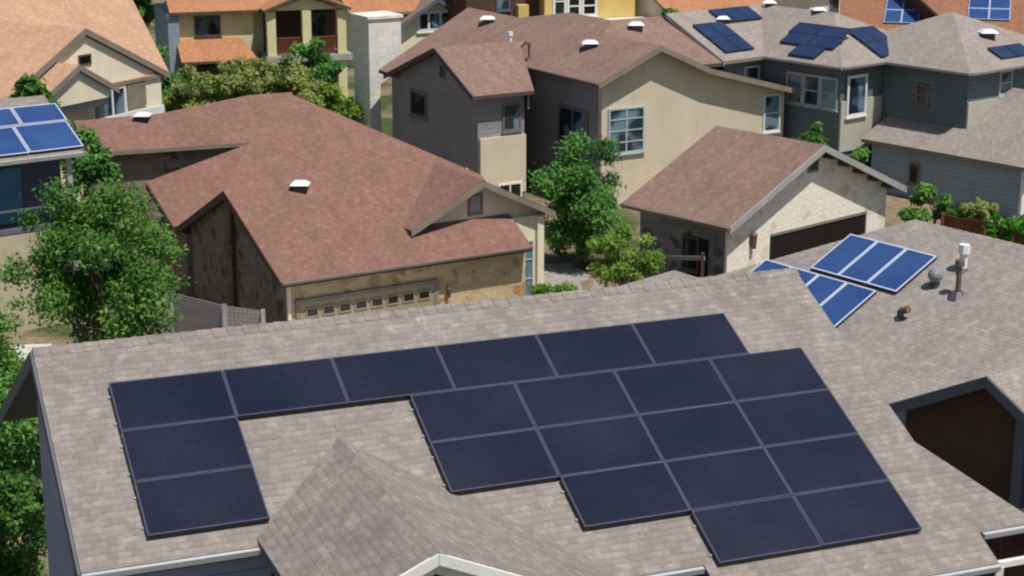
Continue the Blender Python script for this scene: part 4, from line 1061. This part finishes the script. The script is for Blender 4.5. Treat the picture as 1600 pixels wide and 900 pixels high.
fence('rail_fence', 'dark wooden rail fence along the shaded side of the white stone garage', [(3.4, 61.8), (5.2, 59.6), (6.4, 58.2)], 2.6, M['wood_fence'], M['wall_dark'], 0.1, False, 1.8)
fence('red_fence', 'low reddish wooden fence by the blue-grey wall at the right edge', [(15.6, 63.6), (18.0, 61.0)], 2.6, M['wood_red'], M['wood_red'], 0.1)

# ================================================================== trees and shrubs
tree('leafy_tree', 'big leafy green tree standing before the left edge house', 'tree', (-11.3, 46.2), (-11.05, 46.4, CAMZ - 12.15), (2.35, 2.1, 2.3), M['leaf_green'], 30000, 0.062, 64, 3, 0.2, 'garden trees', fill=0.25)
tree('round_tree', 'upright deep green tree between the red-brown house and the cream gable wall', 'tree', (2.6, 70.5), (2.75, 70.5, CAMZ - 15.6), (1.85, 1.8, 3.1), M['leaf_deep'], 16000, 0.08, 50, 5, 0.18, 'garden trees', fill=0.15)
tree('bush', 'rounded yellow-green bush growing by the rail fence', 'bush', (3.75, 58.6), (3.75, 58.6, CAMZ - 15.2), (1.25, 1.2, 1.3), M['leaf_lime'], 8000, 0.06, 32, 8, 0.08, 'shrubs', fill=0.1)
tree('shrub', 'small low lime shrub at the right corner of the stone walled house', 'shrub', (1.6, 61.2), (1.6, 61.2, CAMZ - 16.9), (0.85, 0.8, 1.2), M['leaf_lime'], 4500, 0.06, 16, 9, 0.05, 'shrubs', fill=0.1)
k = 0
hl = ['dark green bushy tree left of the olive row behind the red roof', 'olive green bushy tree with yellow tips near the pale yellow pent roof', 'dry olive bushy tree under the orange porch roof', 'olive tree in the middle of the row under the balcony',
      'olive and green tree right under the balcony columns', 'fresh green tree rising in front of the balcony rail', 'lime green tree at the right end of the row by the chimney']
for (x, y, z, rx, rz, mt) in ((-18.6, 99, -15.6, 1.9, 2.2, 'leaf_deep'), (-17.2, 97, -15.9, 1.9, 1.9, 'leaf_olive'), (-15.3, 97.5, -15.5, 1.9, 2.0, 'leaf_olive'), (-13.2, 97, -15.4, 1.9, 2.1, 'leaf_olive'),
                              (-11.4, 96.5, -15.3, 1.7, 2.1, 'leaf_olive'), (-10.9, 98.5, -14.6, 1.4, 1.7, 'leaf_deep'), (-9.3, 95, -16.3, 1.2, 1.6, 'leaf_lime')):
    tree('bushy_tree', hl[k], 'tree', (x, y), (x, y, CAMZ + z), (rx, rx, rz), M[mt], 6500, 0.10, 34, 20 + k, 0.14, 'trees behind the red roof', fill=0.1); k += 1
tree('tall_tree', 'tall dark green tree showing right of the sandy roof at the top', 'tree', (-24.8, 118), (-24.8, 118, CAMZ - 12.6), (1.9, 1.9, 3.4), M['leaf_deep'], 5000, 0.22, 22, 41, 0.2, 'garden trees', fill=0.1)
tree('small_tree', 'small green tree beside the left edge house roof', 'tree', (-20.6, 76.5), (-20.6, 76.5, CAMZ - 13.1), (2.0, 1.6, 1.8), M['leaf_green'], 3500, 0.17, 16, 43, 0.14, 'garden trees', fill=0.1)
tree('garden_tree', 'dark green tree added to darken the gap left of the red-brown wing', 'tree', (-16.6, 68.5), (-16.6, 68.5, CAMZ - 13.9), (1.3, 1.2, 1.6), M['leaf_deep'], 5000, 0.12, 22, 91, 0.1, 'garden trees', fill=0.1)  # added tree, stands where the gap is only in dark shadow
tree('shrub', 'green ground shrub behind the lowest shrub by the near house', 'shrub', (-12.2, 36.5), (-12.2, 36.5, CAMZ - 15.3), (2.3, 1.6, 1.5), M['leaf_green'], 12000, 0.06, 30, 92, 0.06, 'trees left of the near house', fill=0.1)
bl = ['green shrub at the near house\'s left wall, lowest in the picture', 'green tree left of the near house, mid height beside its wall', 'green tree at the left picture edge below the pale pavement']
for i, (x, y, z, r_, rz) in enumerate(((-10.2, 33.0, -14.3, 1.15, 1.7), (-10.9, 36.0, -13.0, 1.4, 1.7), (-12.6, 41.0, -12.9, 1.5, 1.8))):
    tree('garden_tree', bl[i], 'tree', (x, y), (x, y, CAMZ + z), (r_, r_, rz), M['leaf_green'] if i != 1 else M['leaf_deep'], 10000, 0.055, 36, 60 + i, 0.1, 'trees left of the near house', fill=0.1)
tree('shrub', 'broad green shrub before the blue-grey lower wall', 'shrub', (15.7, 65.6), (15.7, 65.6, CAMZ - 14.9), (1.3, 1.0, 0.85), M['leaf_green'], 2200, 0.12, 14, 71, 0.06, 'shrubs', fill=0.1)
tree('shrub', 'olive shrub beside the reddish fence', 'shrub', (17.0, 64.6), (17.0, 64.6, CAMZ - 14.9), (0.9, 0.8, 0.8), M['leaf_olive'], 1500, 0.11, 12, 72, 0.05, 'shrubs', fill=0.1)
tree('hedge', 'bright green clipped hedge at the right edge behind the hipped roof', 'hedge', (17.3, 60.2), (17.3, 60.2, CAMZ - 14.45), (1.1, 0.8, 0.65), M['leaf_bright'], 2600, 0.09, 20, 73, 0.05, 'shrubs', fill=0.3)
tree('shrub', 'green shrub below the three tall windows of the grey-green house', 'shrub', (13.9, 82.6), (13.9, 82.6, CAMZ - 15.7), (1.1, 1.0, 1.0), M['leaf_green'], 1600, 0.15, 12, 74, 0.06, 'shrubs', fill=0.1)
tree('shrub', 'thin green shrub between brown garage roof and sage wall', 'shrub', (15.6, 80.0), (15.6, 80.0, CAMZ - 15.9), (0.7, 0.7, 1.0), M['leaf_green'], 1000, 0.13, 10, 75, 0.05, 'shrubs', fill=0.1)
tree('small_tree', 'lime green little tree at the right end of the brown roof ridge', 'tree', (9.9, 108), (9.9, 108, CAMZ - 13.9), (0.9, 0.9, 1.5), M['leaf_lime'], 1500, 0.17, 12, 76, 0.1, 'garden trees', fill=0.1)
tree('small_tree', 'dark green tree beside the flat white porch of the yellow house', 'tree', (10.9, 121), (10.9, 121, CAMZ - 15.0), (1.6, 1.4, 1.4), M['leaf_deep'], 1800, 0.2, 14, 77, 0.1, 'garden trees', fill=0.1)
tree('background_tree', 'green tree between the pale cream house and the brick-red roof', 'tree', (28.4, 131), (28.4, 131, CAMZ - 14.3), (1.4, 1.3, 2.0), M['leaf_deep'], 1800, 0.22, 14, 78, 0.12, 'garden trees', fill=0.1)

# ================================================================== light, sky, camera
az = 43.5
el = 65.0
sdir = Vector((math.sin(R(az)) * math.cos(R(el)), -math.cos(R(az)) * math.cos(R(el)), math.sin(R(el))))
sun = bpy.data.lights.new('sun', 'SUN'); sun.energy = 4.4; sun.angle = R(0.5); sun.color = (1.0, 0.955, 0.89)
so = bpy.data.objects.new('sun', sun); COL.objects.link(so)
so.rotation_euler = sdir.to_track_quat('Z', 'Y').to_euler(); so.location = (30, -20, 60)
w = bpy.data.worlds.new('World'); scn.world = w; w.use_nodes = True
nt = w.node_tree; bg = nt.nodes['Background']
sky = nt.nodes.new('ShaderNodeTexSky'); sky.sky_type = 'NISHITA'; sky.sun_disc = False
sky.sun_elevation = R(el); sky.sun_rotation = math.atan2(sdir.x, sdir.y)
nt.links.new(sky.outputs[0], bg.inputs['Color']); bg.inputs['Strength'].default_value = 0.075

cam = bpy.data.cameras.new('camera'); co = bpy.data.objects.new('camera', cam); COL.objects.link(co)
cam.sensor_width = 36.0; cam.lens = 2823.0 / 1600.0 * 36.0
co.location = (0, 0, CAMZ); co.rotation_euler = (R(90 - 15.3), 0, 0)
cam.clip_start = 0.5; cam.clip_end = 5000
scn.camera = co
scn.view_settings.view_transform = 'Standard'; scn.view_settings.look = 'None'
scn.view_settings.exposure = 0.0; scn.view_settings.gamma = 1.0; scn.view_settings.use_curve_mapping = False
scn.cycles.filter_width = 2.2
